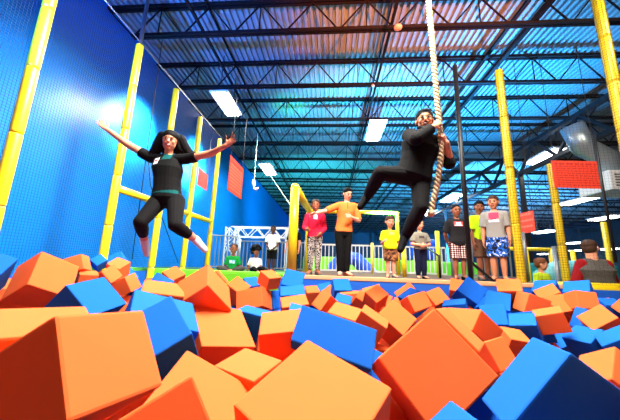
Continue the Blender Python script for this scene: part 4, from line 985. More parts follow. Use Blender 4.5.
('b', (1.766, 2.763, 0.714), (0.0076, -0.8661, -0.4555, -0.2056), (0.215, 0.199, 0.211), 'blue foam cube with a flat top left of the upright red cube'),
('b', (2.470, 4.681, 0.668), (0.1158, 0.8819, 0.2582, 0.3771), (0.208, 0.207, 0.215), "tiny blue foam cube patch right of the blue diamond cube's lower corner"),
('o', (1.568, 2.633, 0.630), (0.2010, -0.9772, 0.0131, 0.0678), (0.172, 0.175, 0.175), 'orange foam cube low in the gap left below the upright red cube'),
('b', (2.654, 3.151, 0.742), (0.3211, -0.4922, 0.6644, -0.4618), (0.226, 0.217, 0.225), 'blue foam cube on edge between the upright red cube and the flat tilted cube'),
('b', (2.301, 2.791, 0.612), (0.0316, -0.9546, -0.1602, -0.2492), (0.219, 0.216, 0.218), 'blue foam cube lying below the flat tilted cube'),
('b', (4.071, 4.498, 0.736), (0.1935, -0.9735, 0.1161, -0.0384), (0.214, 0.220, 0.224), 'dark blue foam cube in front of the yellow padded rail'),
('o', (4.085, 4.226, 0.763), (0.0278, -0.8682, 0.2244, -0.4416), (0.216, 0.227, 0.227), 'orange foam cube at the right edge in front of the yellow padded rail'),
('o', (4.244, 4.687, 0.722), (0.2749, -0.6110, 0.6085, -0.4253), (0.221, 0.212, 0.224), 'tiny orange foam cube left of the rail blue cube'),
('o', (2.849, 4.682, 0.775), (0.2685, -0.7413, 0.5379, -0.2984), (0.225, 0.224, 0.231), 'small orange foam cube under the deck edge cube'),
('b', (1.977, 2.986, 0.696), (0.1552, 0.8785, 0.4513, -0.0240), (0.275, 0.283, 0.279), 'blue foam cube behind the top corner of the giant dark cube'),
('b', (2.031, 3.355, 0.634), (0.1149, 0.8859, 0.4471, -0.0463), (0.248, 0.244, 0.253), 'blue foam cube in the dark hollow left of the upright red cube'),
]
FILL = [
('b', (2.951, 3.918, 0.497), (0.2258, 0.2388, 0.8939, 0.3050), (0.243, 0.243, 0.243), 'blue foam cube buried under the others in the pit'),
('o', (-3.011, 2.398, 0.793), (0.5896, 0.5673, 0.5738, 0.0359), (0.244, 0.244, 0.244), 'orange foam cube sunk between the blue left edge cube and the big tilted left cube'),
('b', (3.324, 4.557, 0.255), (0.5581, -0.1306, -0.5348, 0.6209), (0.240, 0.240, 0.240), 'blue foam cube buried under the others in the pit'),
('o', (-0.864, 1.225, 0.630), (0.7441, 0.6316, 0.0782, -0.2031), (0.227, 0.227, 0.227), 'orange foam cube sunk between the lowest front corner cube and the nearest orange cube'),
('o', (-3.417, 2.818, 0.666), (0.1287, 0.1238, 0.4114, 0.8938), (0.193, 0.193, 0.193), 'orange foam cube buried under the others in the pit'),
('o', (-3.265, 4.313, 0.486), (0.5712, 0.1573, -0.1084, -0.7983), (0.221, 0.221, 0.221), 'orange foam cube sunk between the front trio cube and the rear trio cube'),
('o', (0.615, 3.220, 0.374), (0.6879, 0.5432, -0.2515, -0.4104), (0.244, 0.244, 0.244), 'orange foam cube buried under the others in the pit'),
('o', (0.505, 2.958, 0.439), (0.0419, -0.7747, 0.2177, -0.5922), (0.250, 0.250, 0.250), 'orange foam cube sunk between the upturned square cube and the sloping block'),
('o', (-2.761, 2.405, 0.753), (0.8923, 0.0818, -0.3174, 0.3105), (0.194, 0.194, 0.194), 'orange foam cube buried under the others in the pit'),
('o', (0.673, 1.591, 0.541), (0.4487, -0.7452, -0.3535, -0.3442), (0.240, 0.240, 0.240), 'orange foam cube buried under the others in the pit'),
('b', (0.634, 1.304, 0.637), (0.0783, -0.8901, -0.3275, 0.3071), (0.198, 0.198, 0.198), 'blue foam cube sunk between the bottom blue corner and the wedged orange cube'),
('b', (2.308, 3.046, 0.517), (0.1067, 0.7740, 0.5291, 0.3311), (0.211, 0.211, 0.211), 'blue foam cube sunk between the blue cube behind the giant and the lying blue cube'),
('b', (2.854, 3.765, 0.329), (0.3723, 0.5862, 0.0934, 0.7135), (0.240, 0.240, 0.240), 'blue foam cube buried under the others in the pit'),
('o', (-2.127, 1.818, 0.852), (0.2420, 0.5491, 0.3636, -0.7126), (0.220, 0.220, 0.220), 'orange foam cube sunk between the blue left edge cube and the flat topped cube'),
('o', (0.279, 1.471, 0.502), (0.1738, 0.2587, -0.7726, 0.5532), (0.202, 0.202, 0.202), 'orange foam cube sunk between the bottom blue corner and the great orange cube'),
('b', (3.103, 4.207, 0.426), (0.0531, -0.3664, 0.1014, 0.9234), (0.211, 0.211, 0.211), 'blue foam cube buried under the others in the pit'),
('b', (-0.793, 4.320, 0.531), (0.7012, 0.2522, 0.4962, -0.4455), (0.220, 0.220, 0.220), 'blue foam cube sunk between the narrow blue cube and the pale stacked cube'),
('b', (2.638, 3.562, 0.422), (0.4479, -0.6632, -0.0020, 0.5996), (0.196, 0.196, 0.196), 'blue foam cube buried under the others in the pit'),
('o', (-2.482, 1.977, 0.854), (0.0636, -0.4810, 0.4840, -0.7283), (0.195, 0.195, 0.195), 'orange foam cube buried under the others in the pit'),
('b', (0.241, 1.691, 0.638), (0.3497, 0.8806, 0.3001, -0.1106), (0.192, 0.192, 0.192), 'blue foam cube sunk between the sloping block and the large centre blue block'),
('o', (0.406, 2.655, 0.447), (0.2487, 0.1518, -0.6521, -0.6999), (0.200, 0.200, 0.200), 'orange foam cube sunk between the sloping block and the upturned square cube'),
('o', (1.236, 2.346, 0.456), (0.1829, 0.2374, -0.2303, 0.9258), (0.223, 0.223, 0.223), 'orange foam cube sunk between the wedged orange cube and the low gap cube'),
('o', (-2.286, 1.629, 0.804), (0.6779, -0.5335, 0.5057, 0.0085), (0.245, 0.245, 0.245), 'orange foam cube buried under the others in the pit'),
('o', (-3.523, 4.196, 0.632), (0.3916, -0.2509, -0.6445, 0.6068), (0.245, 0.245, 0.245), 'orange foam cube buried under the others in the pit'),
('o', (-3.516, 4.604, 0.585), (0.1805, 0.6393, 0.4593, 0.5898), (0.245, 0.245, 0.245), 'orange foam cube buried under the others in the pit'),
('o', (-3.600, 3.989, 0.518), (0.0811, -0.8659, -0.4713, 0.1467), (0.245, 0.245, 0.245), 'orange foam cube buried under the others in the pit'),
('o', (-1.613, 1.559, 0.634), (0.0306, -0.4352, 0.4318, 0.7894), (0.245, 0.245, 0.245), 'orange foam cube buried under the others in the pit'),
('o', (-1.003, 1.467, 0.608), (0.5310, -0.2196, -0.0929, -0.8131), (0.245, 0.245, 0.245), 'orange foam cube buried under the others in the pit'),
('o', (-0.559, 0.537, 0.704), (0.5855, 0.6727, -0.3928, -0.2243), (0.245, 0.245, 0.245), 'orange foam cube buried under the others in the pit'),
('o', (-0.873, 0.639, 0.672), (0.7651, 0.0694, -0.1460, 0.6232), (0.245, 0.245, 0.245), 'orange foam cube buried under the others in the pit'),
('b', (-0.788, 1.938, 0.443), (0.5407, 0.1319, -0.5083, 0.6572), (0.245, 0.245, 0.245), 'blue foam cube buried under the others in the pit'),
('o', (-1.143, 1.800, 0.651), (0.1107, 0.5187, -0.3345, 0.7790), (0.245, 0.245, 0.245), 'orange foam cube buried under the others in the pit'),
('o', (-0.415, 1.042, 0.384), (0.4295, -0.8977, 0.0282, 0.0944), (0.245, 0.245, 0.245), 'orange foam cube buried under the others in the pit'),
('b', (-0.451, 0.692, 0.480), (0.1590, 0.6879, 0.4467, 0.5495), (0.245, 0.245, 0.245), 'blue foam cube buried under the others in the pit'),
('o', (0.031, 0.879, 0.443), (0.0971, -0.3206, 0.9421, -0.0172), (0.245, 0.245, 0.245), 'orange foam cube buried under the others in the pit'),
('o', (-0.010, 1.552, 0.547), (0.3595, 0.3960, 0.1956, -0.8220), (0.245, 0.245, 0.245), 'orange foam cube buried under the others in the pit'),
('o', (-0.281, 1.592, 0.515), (0.2664, 0.8270, -0.4113, -0.2756), (0.245, 0.245, 0.245), 'orange foam cube buried under the others in the pit'),
('o', (-0.258, 1.333, 0.453), (0.1465, -0.9198, -0.3393, -0.1321), (0.245, 0.245, 0.245), 'orange foam cube buried under the others in the pit'),
('o', (-0.324, 2.020, 0.443), (0.4309, 0.2648, 0.0631, 0.8603), (0.245, 0.245, 0.245), 'orange foam cube buried under the others in the pit'),
('o', (-0.983, 3.671, 0.431), (0.2812, 0.7450, 0.1999, 0.5709), (0.245, 0.245, 0.245), 'orange foam cube buried under the others in the pit'),
('b', (-1.316, 3.961, 0.516), (0.1088, -0.0873, 0.2230, -0.9648), (0.245, 0.245, 0.245), 'blue foam cube buried under the others in the pit'),
('o', (-0.465, 3.425, 0.519), (0.2657, 0.3847, -0.0008, -0.8839), (0.245, 0.245, 0.245), 'orange foam cube buried under the others in the pit'),
('b', (-0.401, 3.176, 0.443), (0.4674, 0.6361, -0.0105, 0.6138), (0.245, 0.245, 0.245), 'blue foam cube buried under the others in the pit'),
('b', (-0.232, 2.384, 0.472), (0.2310, -0.7702, -0.3711, 0.4645), (0.245, 0.245, 0.245), 'blue foam cube buried under the others in the pit'),
('o', (-0.611, 2.154, 0.461), (0.0648, 0.0773, 0.9109, 0.4001), (0.245, 0.245, 0.245), 'orange foam cube buried under the others in the pit'),
('o', (-0.797, 3.972, 0.382), (0.7540, 0.0477, -0.5806, -0.3036), (0.245, 0.245, 0.245), 'orange foam cube buried under the others in the pit'),
('b', (-1.381, 4.620, 0.519), (0.3406, -0.4798, 0.0868, 0.8039), (0.245, 0.245, 0.245), 'blue foam cube buried under the others in the pit'),
('b', (-1.715, 3.972, 0.623), (0.8171, -0.0779, 0.0386, -0.5699), (0.245, 0.245, 0.245), 'blue foam cube buried under the others in the pit'),
('o', (-2.321, 4.074, 0.644), (0.5706, -0.5543, -0.1259, -0.5927), (0.245, 0.245, 0.245), 'orange foam cube buried under the others in the pit'),
('o', (-2.153, 3.504, 0.585), (0.3592, 0.8763, 0.0229, 0.3201), (0.245, 0.245, 0.245), 'orange foam cube buried under the others in the pit'),
('b', (-0.217, 4.620, 0.290), (0.5078, -0.2495, 0.5103, -0.6477), (0.245, 0.245, 0.245), 'blue foam cube buried under the others in the pit'),
('b', (-0.053, 3.122, 0.517), (0.4201, -0.0977, -0.4640, -0.7738), (0.245, 0.245, 0.245), 'blue foam cube buried under the others in the pit'),
('o', (0.099, 4.504, 0.459), (0.1335, -0.5960, -0.5971, 0.5200), (0.245, 0.245, 0.245), 'orange foam cube buried under the others in the pit'),
('b', (0.134, 3.316, 0.481), (0.2354, 0.7777, 0.0891, 0.5760), (0.245, 0.245, 0.245), 'blue foam cube buried under the others in the pit'),
('o', (0.160, 3.971, 0.424), (0.5017, 0.6472, -0.1464, -0.5550), (0.245, 0.245, 0.245), 'orange foam cube buried under the others in the pit'),
('o', (0.099, 2.912, 0.407), (0.2046, 0.3315, -0.6973, -0.6016), (0.245, 0.245, 0.245), 'orange foam cube buried under the others in the pit'),
('b', (0.441, 3.694, 0.410), (0.1183, -0.4815, 0.0705, -0.8656), (0.245, 0.245, 0.245), 'blue foam cube buried under the others in the pit'),
('b', (0.739, 4.488, 0.344), (0.3164, -0.2477, 0.9024, 0.1556), (0.245, 0.245, 0.245), 'blue foam cube buried under the others in the pit'),
('b', (1.856, 4.620, 0.431), (0.3528, 0.7170, 0.2829, 0.5305), (0.245, 0.245, 0.245), 'blue foam cube buried under the others in the pit'),
('o', (0.923, 3.673, 0.509), (0.3953, -0.0250, -0.6395, 0.6589), (0.245, 0.245, 0.245), 'orange foam cube sunk between the red patch and the upturned square cube'),
('b', (0.918, 1.894, 0.404), (0.8113, -0.1076, 0.3019, 0.4889), (0.245, 0.245, 0.245), 'blue foam cube buried under the others in the pit'),
('o', (0.438, 0.876, 0.429), (0.3312, -0.2965, 0.8948, -0.0418), (0.245, 0.245, 0.245), 'orange foam cube buried under the others in the pit'),
('b', (0.634, 0.976, 0.543), (0.7716, -0.5910, -0.2316, 0.0422), (0.245, 0.245, 0.245), 'blue foam cube buried under the others in the pit'),
('o', (1.271, 1.621, 0.421), (0.0202, 0.9091, 0.4151, -0.0281), (0.245, 0.245, 0.245), 'orange foam cube buried under the others in the pit'),
('o', (2.307, 2.465, 0.384), (0.6739, 0.5142, 0.3075, -0.4323), (0.245, 0.245, 0.245), 'orange foam cube buried under the others in the pit'),
('b', (2.245, 3.446, 0.559), (0.0819, -0.1252, 0.7592, 0.6334), (0.245, 0.245, 0.245), 'blue foam cube buried under the others in the pit'),
('b', (2.835, 3.690, 0.629), (0.8711, 0.3991, 0.2819, -0.0498), (0.245, 0.245, 0.245), 'blue foam cube buried under the others in the pit'),
('o', (2.777, 3.424, 0.521), (0.2541, 0.3183, -0.6454, 0.6462), (0.245, 0.245, 0.245), 'orange foam cube buried under the others in the pit'),
('b', (2.778, 3.975, 0.666), (0.5962, 0.6020, 0.1327, 0.5143), (0.245, 0.245, 0.245), 'blue foam cube buried under the others in the pit'),
('o', (1.698, 3.747, 0.637), (0.6571, -0.2343, 0.4236, -0.5778), (0.245, 0.245, 0.245), 'orange foam cube buried under the others in the pit'),
('b', (2.043, 4.620, 0.596), (0.5413, -0.8353, 0.0710, -0.0658), (0.245, 0.245, 0.245), 'blue foam cube buried under the others in the pit'),
('o', (1.499, 3.553, 0.421), (0.0504, -0.7326, -0.4401, 0.5168), (0.245, 0.245, 0.245), 'orange foam cube buried under the others in the pit'),
('o', (1.977, 3.651, 0.489), (0.5747, -0.5865, -0.4886, 0.2949), (0.245, 0.245, 0.245), 'orange foam cube buried under the others in the pit'),
('o', (1.728, 3.380, 0.416), (0.4294, 0.2497, -0.5392, -0.6801), (0.245, 0.245, 0.245), 'orange foam cube buried under the others in the pit'),
('o', (1.701, 2.713, 0.402), (0.3515, -0.8546, -0.3378, 0.1790), (0.245, 0.245, 0.245), 'orange foam cube buried under the others in the pit'),
('b', (2.519, 4.620, 0.381), (0.2644, -0.2181, 0.6823, -0.6458), (0.245, 0.245, 0.245), 'blue foam cube buried under the others in the pit'),
('o', (2.670, 3.179, 0.460), (0.9769, 0.2109, 0.0247, 0.0251), (0.245, 0.245, 0.245), 'orange foam cube buried under the others in the pit'),
('o', (2.285, 2.913, 0.331), (0.2340, -0.0154, 0.6273, 0.7426), (0.245, 0.245, 0.245), 'orange foam cube buried under the others in the pit'),
('o', (4.046, 4.532, 0.429), (0.2934, -0.5740, -0.7621, -0.0602), (0.245, 0.245, 0.245), 'orange foam cube buried under the others in the pit'),
('o', (4.158, 4.187, 0.447), (0.9102, 0.2701, -0.3088, -0.0567), (0.245, 0.245, 0.245), 'orange foam cube buried under the others in the pit'),
('o', (4.271, 4.620, 0.407), (0.6965, 0.3380, -0.4401, 0.4548), (0.245, 0.245, 0.245), 'orange foam cube buried under the others in the pit'),
('b', (2.946, 4.580, 0.468), (0.4426, -0.3473, 0.8218, -0.0908), (0.245, 0.245, 0.245), 'blue foam cube buried under the others in the pit'),
('o', (2.034, 2.924, 0.406), (0.4263, -0.3153, -0.2477, 0.8108), (0.245, 0.245, 0.245), 'orange foam cube sunk between the blue cube behind the giant and the lying blue cube'),
('o', (2.022, 3.319, 0.346), (0.2603, -0.3032, 0.8713, -0.2848), (0.245, 0.245, 0.245), 'orange foam cube buried under the others in the pit'),
('o', (-2.963, 2.331, 0.496), (0.0918, -0.7164, 0.1025, 0.6839), (0.245, 0.245, 0.245), 'orange foam cube buried under the others in the pit'),
('o', (-0.818, 1.279, 0.314), (0.6007, -0.1864, 0.5560, -0.5434), (0.245, 0.245, 0.245), 'orange foam cube buried under the others in the pit'),
('b', (-3.442, 2.925, 0.367), (0.0170, 0.5326, -0.8310, 0.1597), (0.245, 0.245, 0.245), 'blue foam cube buried under the others in the pit'),
('o', (-2.689, 2.340, 0.475), (0.8687, 0.1545, -0.4693, 0.0352), (0.245, 0.245, 0.245), 'orange foam cube buried under the others in the pit'),
('o', (0.548, 1.598, 0.241), (0.1578, -0.1122, 0.3006, -0.9339), (0.245, 0.245, 0.245), 'orange foam cube buried under the others in the pit'),
('o', (0.541, 1.344, 0.356), (0.2919, -0.4977, 0.1699, -0.7989), (0.245, 0.245, 0.245), 'orange foam cube buried under the others in the pit'),
('o', (-2.227, 1.757, 0.562), (0.1953, 0.2823, -0.9381, 0.0455), (0.245, 0.245, 0.245), 'orange foam cube buried under the others in the pit'),
('o', (-0.919, 4.259, 0.222), (0.4235, -0.2193, 0.4703, -0.7426), (0.245, 0.245, 0.245), 'orange foam cube buried under the others in the pit'),
('b', (-2.535, 1.881, 0.563), (0.2341, -0.7311, -0.3221, 0.5541), (0.245, 0.245, 0.245), 'blue foam cube buried under the others in the pit'),
('b', (0.226, 1.691, 0.340), (0.2565, 0.9475, -0.1337, 0.1361), (0.245, 0.245, 0.245), 'blue foam cube buried under the others in the pit'),
('o', (-2.054, 0.519, 0.839), (0.5457, 0.0469, -0.8366, -0.0038), (0.241, 0.241, 0.241), 'orange foam cube buried under the others in the pit'),
('o', (4.226, 3.295, 0.635), (0.3614, 0.2636, 0.8829, 0.1427), (0.235, 0.235, 0.235), 'orange foam cube buried under the others in the pit'),
('b', (2.576, 1.085, 0.917), (0.4147, 0.8922, -0.1191, -0.1333), (0.240, 0.240, 0.240), 'blue foam cube buried under the others in the pit'),
('o', (-1.480, 2.966, 0.572), (0.9232, 0.0417, -0.2798, -0.2602), (0.249, 0.249, 0.249), 'orange foam cube buried under the others in the pit'),
('b', (3.086, 2.712, 0.737), (0.2829, 0.8676, -0.0553, 0.4051), (0.244, 0.244, 0.244), 'blue foam cube buried under the others in the pit'),
('b', (-1.487, 3.242, 0.647), (0.7734, 0.2838, 0.4561, -0.3366), (0.224, 0.224, 0.224), 'blue foam cube buried under the others in the pit'),
('o', (3.847, 2.051, 0.826), (0.2663, 0.0815, 0.3841, -0.8803), (0.249, 0.249, 0.249), 'orange foam cube buried under the others in the pit'),
('o', (4.370, 0.714, 0.921), (0.7699, -0.5533, 0.2405, -0.2083), (0.238, 0.238, 0.238), 'orange foam cube buried under the others in the pit'),
('o', (2.906, 3.094, 0.517), (0.0811, 0.7348, -0.6731, 0.0201), (0.227, 0.227, 0.227), 'orange foam cube buried under the others in the pit'),
('o', (-2.573, 4.523, 0.532), (0.0597, -0.4895, -0.8455, 0.2049), (0.250, 0.250, 0.250), 'orange foam cube buried under the others in the pit'),
('b', (-2.465, 1.247, 0.920), (0.1255, -0.1929, -0.6957, 0.6804), (0.228, 0.228, 0.228), 'blue foam cube buried under the others in the pit'),
('b', (-1.275, 4.253, 0.417), (0.0347, -0.2097, 0.6062, 0.7664), (0.224, 0.224, 0.224), 'blue foam cube buried under the others in the pit'),
('o', (1.397, 0.885, 0.929), (0.6839, -0.2284, 0.5590, 0.4093), (0.243, 0.243, 0.243), 'orange foam cube buried under the others in the pit'),
('o', (-1.176, 3.171, 0.540), (0.0043, 0.1838, 0.9828, -0.0190), (0.228, 0.228, 0.228), 'orange foam cube buried under the others in the pit'),
('b', (-0.576, 4.125, 0.463), (0.6345, -0.3029, 0.6556, -0.2754), (0.220, 0.220, 0.220), 'blue foam cube buried under the others in the pit'),
('o', (3.155, 1.862, 0.743), (0.3281, -0.1763, 0.5455, 0.7508), (0.245, 0.245, 0.245), 'orange foam cube buried under the others in the pit'),
('o', (3.479, 0.699, 0.898), (0.3513, 0.0168, -0.1964, 0.9153), (0.245, 0.245, 0.245), 'orange foam cube buried under the others in the pit'),
('o', (1.589, 1.015, 0.782), (0.1953, 0.3853, 0.1768, 0.8844), (0.240, 0.240, 0.240), 'orange foam cube buried under the others in the pit'),
('b', (-2.156, 1.032, 0.800), (0.6184, 0.1668, -0.7219, 0.2619), (0.221, 0.221, 0.221), 'blue foam cube buried under the others in the pit'),
('b', (2.559, 3.755, 0.610), (0.7840, -0.5718, -0.2044, 0.1284), (0.225, 0.225, 0.225), 'blue foam cube buried under the others in the pit'),
('b', (-2.768, 0.464, 1.282), (0.7428, -0.2395, -0.3245, -0.5343), (0.234, 0.234, 0.234), 'blue foam cube buried under the others in the pit'),
('b', (3.277, 3.497, 0.529), (0.9490, 0.1877, 0.1885, 0.1694), (0.221, 0.221, 0.221), 'blue foam cube buried under the others in the pit'),
('b', (-2.380, 0.857, 0.862), (0.0867, -0.8165, 0.4978, 0.2793), (0.224, 0.224, 0.224), 'blue foam cube buried under the others in the pit'),
('o', (1.059, 4.341, 0.607), (0.1719, 0.0110, -0.4186, 0.8917), (0.233, 0.233, 0.233), 'orange foam cube sunk between the red wall cube and the tucked cube'),
('o', (2.802, 2.114, 0.717), (0.6745, -0.3555, -0.1540, -0.6285), (0.249, 0.249, 0.249), 'orange foam cube buried under the others in the pit'),
('o', (-3.352, 1.973, 0.964), (0.5998, -0.2453, -0.2336, 0.7249), (0.228, 0.228, 0.228), 'orange foam cube buried under the others in the pit'),
('o', (3.842, 0.655, 0.901), (0.9294, 0.0266, 0.3680, -0.0062), (0.248, 0.248, 0.248), 'orange foam cube buried under the others in the pit'),
('o', (-2.348, 2.254, 0.678), (0.8851, 0.1744, 0.1386, 0.4087), (0.227, 0.227, 0.227), 'orange foam cube buried under the others in the pit'),
('b', (-3.194, 4.564, 0.654), (0.4035, 0.1209, 0.4533, 0.7855), (0.248, 0.248, 0.248), 'blue foam cube sunk between the front trio cube and the rear trio cube'),
('o', (-1.734, 4.439, 0.505), (0.4813, -0.4928, 0.0490, 0.7233), (0.241, 0.241, 0.241), 'orange foam cube buried under the others in the pit'),
('b', (-2.928, 1.171, 1.215), (0.6988, 0.4367, -0.5494, -0.1386), (0.235, 0.235, 0.235), 'blue foam cube buried under the others in the pit'),
('b', (2.887, 0.759, 0.784), (0.0023, 0.4753, -0.3821, -0.7926), (0.223, 0.223, 0.223), 'blue foam cube buried under the others in the pit'),
('o', (-3.205, 0.755, 1.068), (0.5946, 0.2774, -0.6466, -0.3891), (0.238, 0.238, 0.238), 'orange foam cube buried under the others in the pit'),
('b', (-2.566, 3.004, 0.619), (0.2924, -0.3262, -0.4449, 0.7811), (0.224, 0.224, 0.224), 'blue foam cube buried under the others in the pit'),
('b', (-1.769, 0.521, 1.004), (0.2750, 0.2012, 0.3720, 0.8634), (0.245, 0.245, 0.245), 'blue foam cube buried under the others in the pit'),
('o', (1.147, 0.769, 0.949), (0.5852, -0.7165, 0.1020, 0.3656), (0.222, 0.222, 0.222), 'orange foam cube buried under the others in the pit'),
('b', (-2.608, 0.684, 1.076), (0.7413, 0.1142, 0.3676, 0.5499), (0.240, 0.240, 0.240), 'blue foam cube buried under the others in the pit'),
('o', (4.212, 1.457, 0.817), (0.7289, -0.2589, -0.3330, 0.5392), (0.248, 0.248, 0.248), 'orange foam cube buried under the others in the pit'),
('b', (4.379, 3.617, 0.535), (0.3955, 0.8988, 0.0520, -0.1820), (0.249, 0.249, 0.249), 'blue foam cube buried under the others in the pit'),
('b', (1.492, 1.187, 0.897), (0.8725, -0.2103, 0.3746, 0.2326), (0.228, 0.228, 0.228), 'blue foam cube buried under the others in the pit'),
('b', (-3.520, 1.336, 1.138), (0.2673, 0.1471, 0.5722, 0.7613), (0.234, 0.234, 0.234), 'blue foam cube buried under the others in the pit'),
('o', (-1.897, 0.883, 0.953), (0.8403, 0.0576, -0.5177, -0.1503), (0.248, 0.248, 0.248), 'orange foam cube buried under the others in the pit'),
('o', (-1.423, 0.709, 0.967), (0.7124, 0.5211, 0.4180, 0.2150), (0.245, 0.245, 0.245), 'orange foam cube buried under the others in the pit'),
('b', (-1.904, 3.656, 0.678), (0.2244, 0.0707, 0.5666, -0.7897), (0.225, 0.225, 0.225), 'blue foam cube buried under the others in the pit'),
('b', (-3.352, 2.976, 0.961), (0.5724, -0.7229, 0.2082, -0.3261), (0.231, 0.231, 0.231), 'blue foam cube buried under the others in the pit'),
('o', (-1.252, 0.412, 0.873), (0.7376, 0.4724, 0.4502, 0.1735), (0.234, 0.234, 0.234), 'orange foam cube buried under the others in the pit'),
('o', (2.336, 1.957, 0.639), (0.7622, -0.5959, -0.1873, -0.1700), (0.230, 0.230, 0.230), 'orange foam cube buried under the others in the pit'),
('b', (3.323, 2.641, 0.793), (0.7404, -0.6591, 0.0134, 0.1309), (0.224, 0.224, 0.224), 'blue foam cube buried under the others in the pit'),
('b', (-1.677, 2.831, 0.583), (0.9730, -0.0421, 0.1591, -0.1620), (0.242, 0.242, 0.242), 'blue foam cube buried under the others in the pit'),
('b', (-1.776, 3.408, 0.539), (0.8123, 0.3075, 0.3388, -0.3618), (0.235, 0.235, 0.235), 'blue foam cube buried under the others in the pit'),
('b', (-1.093, 2.202, 0.657), (0.2722, -0.5857, -0.5865, -0.4888), (0.226, 0.226, 0.226), 'blue foam cube buried under the others in the pit'),
('o', (-3.241, 1.568, 1.033), (0.9072, -0.2794, -0.2618, -0.1741), (0.244, 0.244, 0.244), 'orange foam cube buried under the others in the pit'),
('b', (-0.570, 3.825, 0.459), (0.3830, 0.4876, -0.6354, 0.4602), (0.245, 0.245, 0.245), 'blue foam cube buried under the others in the pit'),
('b', (4.085, 2.136, 0.824), (0.0959, -0.7393, 0.3005, -0.5949), (0.243, 0.243, 0.243), 'blue foam cube buried under the others in the pit'),
('o', (3.700, 1.886, 0.648), (0.5614, 0.6624, -0.4538, 0.2005), (0.227, 0.227, 0.227), 'orange foam cube buried under the others in the pit'),
('o', (-2.822, 0.799, 1.085), (0.2362, -0.5769, -0.7568, 0.1965), (0.243, 0.243, 0.243), 'orange foam cube buried under the others in the pit'),
('o', (-1.083, 0.348, 1.048), (0.3952, 0.4515, -0.0602, 0.7977), (0.234, 0.234, 0.234), 'orange foam cube buried under the others in the pit'),
('b', (-0.871, 4.567, 0.439), (0.2129, 0.5462, 0.6523, -0.4805), (0.231, 0.231, 0.231), 'blue foam cube buried under the others in the pit'),
('b', (3.121, 2.989, 0.654), (0.2348, -0.1686, 0.9133, -0.2869), (0.224, 0.224, 0.224), 'blue foam cube buried under the others in the pit'),
('b', (2.625, 2.536, 0.599), (0.6976, -0.5407, -0.3107, -0.3529), (0.232, 0.232, 0.232), 'blue foam cube buried under the others in the pit'),
('o', (-3.001, 0.947, 1.189), (0.7308, 0.3309, 0.3633, 0.4738), (0.236, 0.236, 0.236), 'orange foam cube buried under the others in the pit'),
('o', (-1.565, 0.916, 0.834), (0.6085, -0.5916, -0.2487, 0.4668), (0.246, 0.246, 0.246), 'orange foam cube buried under the others in the pit'),
('b', (4.485, 3.154, 0.695), (0.5753, 0.4384, -0.4036, -0.5603), (0.234, 0.234, 0.234), 'blue foam cube buried under the others in the pit'),
('b', (-3.482, 2.152, 0.955), (0.5822, -0.2711, -0.0930, -0.7608), (0.222, 0.222, 0.222), 'blue foam cube buried under the others in the pit'),
('b', (4.440, 3.868, 0.576), (0.3687, -0.0089, 0.6177, 0.6946), (0.243, 0.243, 0.243), 'blue foam cube buried under the others in the pit'),
('b', (0.064, 3.565, 0.467), (0.7683, -0.1854, 0.4246, 0.4417), (0.234, 0.234, 0.234), 'blue foam cube buried under the others in the pit'),
('o', (-1.718, 1.205, 0.759), (0.4745, -0.7138, -0.1971, 0.4759), (0.243, 0.243, 0.243), 'orange foam cube buried under the others in the pit'),
('b', (-2.166, 0.795, 0.914), (0.5446, 0.4123, -0.7114, 0.1653), (0.248, 0.248, 0.248), 'blue foam cube buried under the others in the pit'),
('o', (-2.244, 4.431, 0.485), (0.6744, 0.1182, -0.7282, 0.0323), (0.245, 0.245, 0.245), 'orange foam cube buried under the others in the pit'),
('b', (3.936, 1.471, 0.808), (0.0828, 0.3271, -0.7117, -0.6161), (0.246, 0.246, 0.246), 'blue foam cube buried under the others in the pit'),
('b', (3.466, 4.410, 0.427), (0.3081, 0.0011, 0.9509, 0.0306), (0.232, 0.232, 0.232), 'blue foam cube buried under the others in the pit'),
('o', (-3.318, 1.197, 1.121), (0.2256, -0.4770, -0.6784, -0.5112), (0.243, 0.243, 0.243), 'orange foam cube buried under the others in the pit'),
('b', (-2.434, 0.209, 0.834), (0.3014, -0.7812, 0.4575, -0.2993), (0.220, 0.220, 0.220), 'blue foam cube buried under the others in the pit'),
('o', (0.862, 0.582, 0.962), (0.8159, -0.2524, 0.4194, -0.3078), (0.221, 0.221, 0.221), 'orange foam cube buried under the others in the pit'),
('o', (3.932, 3.348, 0.694), (0.2874, 0.4785, 0.5503, 0.6210), (0.227, 0.227, 0.227), 'orange foam cube buried under the others in the pit'),
('o', (2.729, 1.347, 0.837), (0.4168, 0.7209, 0.5064, 0.2241), (0.246, 0.246, 0.246), 'orange foam cube buried under the others in the pit'),
('o', (-3.367, 2.646, 0.855), (0.6845, 0.1074, 0.2110, 0.6895), (0.222, 0.222, 0.222), 'orange foam cube buried under the others in the pit'),
('o', (3.362, 4.141, 0.455), (0.5666, -0.8112, -0.1369, 0.0477), (0.249, 0.249, 0.249), 'orange foam cube buried under the others in the pit'),
('o', (3.224, 0.635, 0.984), (0.7053, -0.6294, -0.1433, 0.2929), (0.237, 0.237, 0.237), 'orange foam cube buried under the others in the pit'),
('b', (2.087, 1.594, 0.813), (0.8623, 0.4640, -0.1971, -0.0478), (0.229, 0.229, 0.229), 'blue foam cube buried under the others in the pit'),
('b', (1.646, 0.638, 0.854), (0.9541, 0.0276, 0.2241, -0.1967), (0.225, 0.225, 0.225), 'blue foam cube buried under the others in the pit'),
('o', (-2.834, 4.412, 0.779), (0.2671, -0.5961, -0.4255, 0.6263), (0.224, 0.224, 0.224), 'orange foam cube sunk between the small blue cube and the flat pale cube'),
('o', (4.299, 2.468, 0.785), (0.9041, -0.4245, -0.0440, -0.0230), (0.241, 0.241, 0.241), 'orange foam cube buried under the others in the pit'),
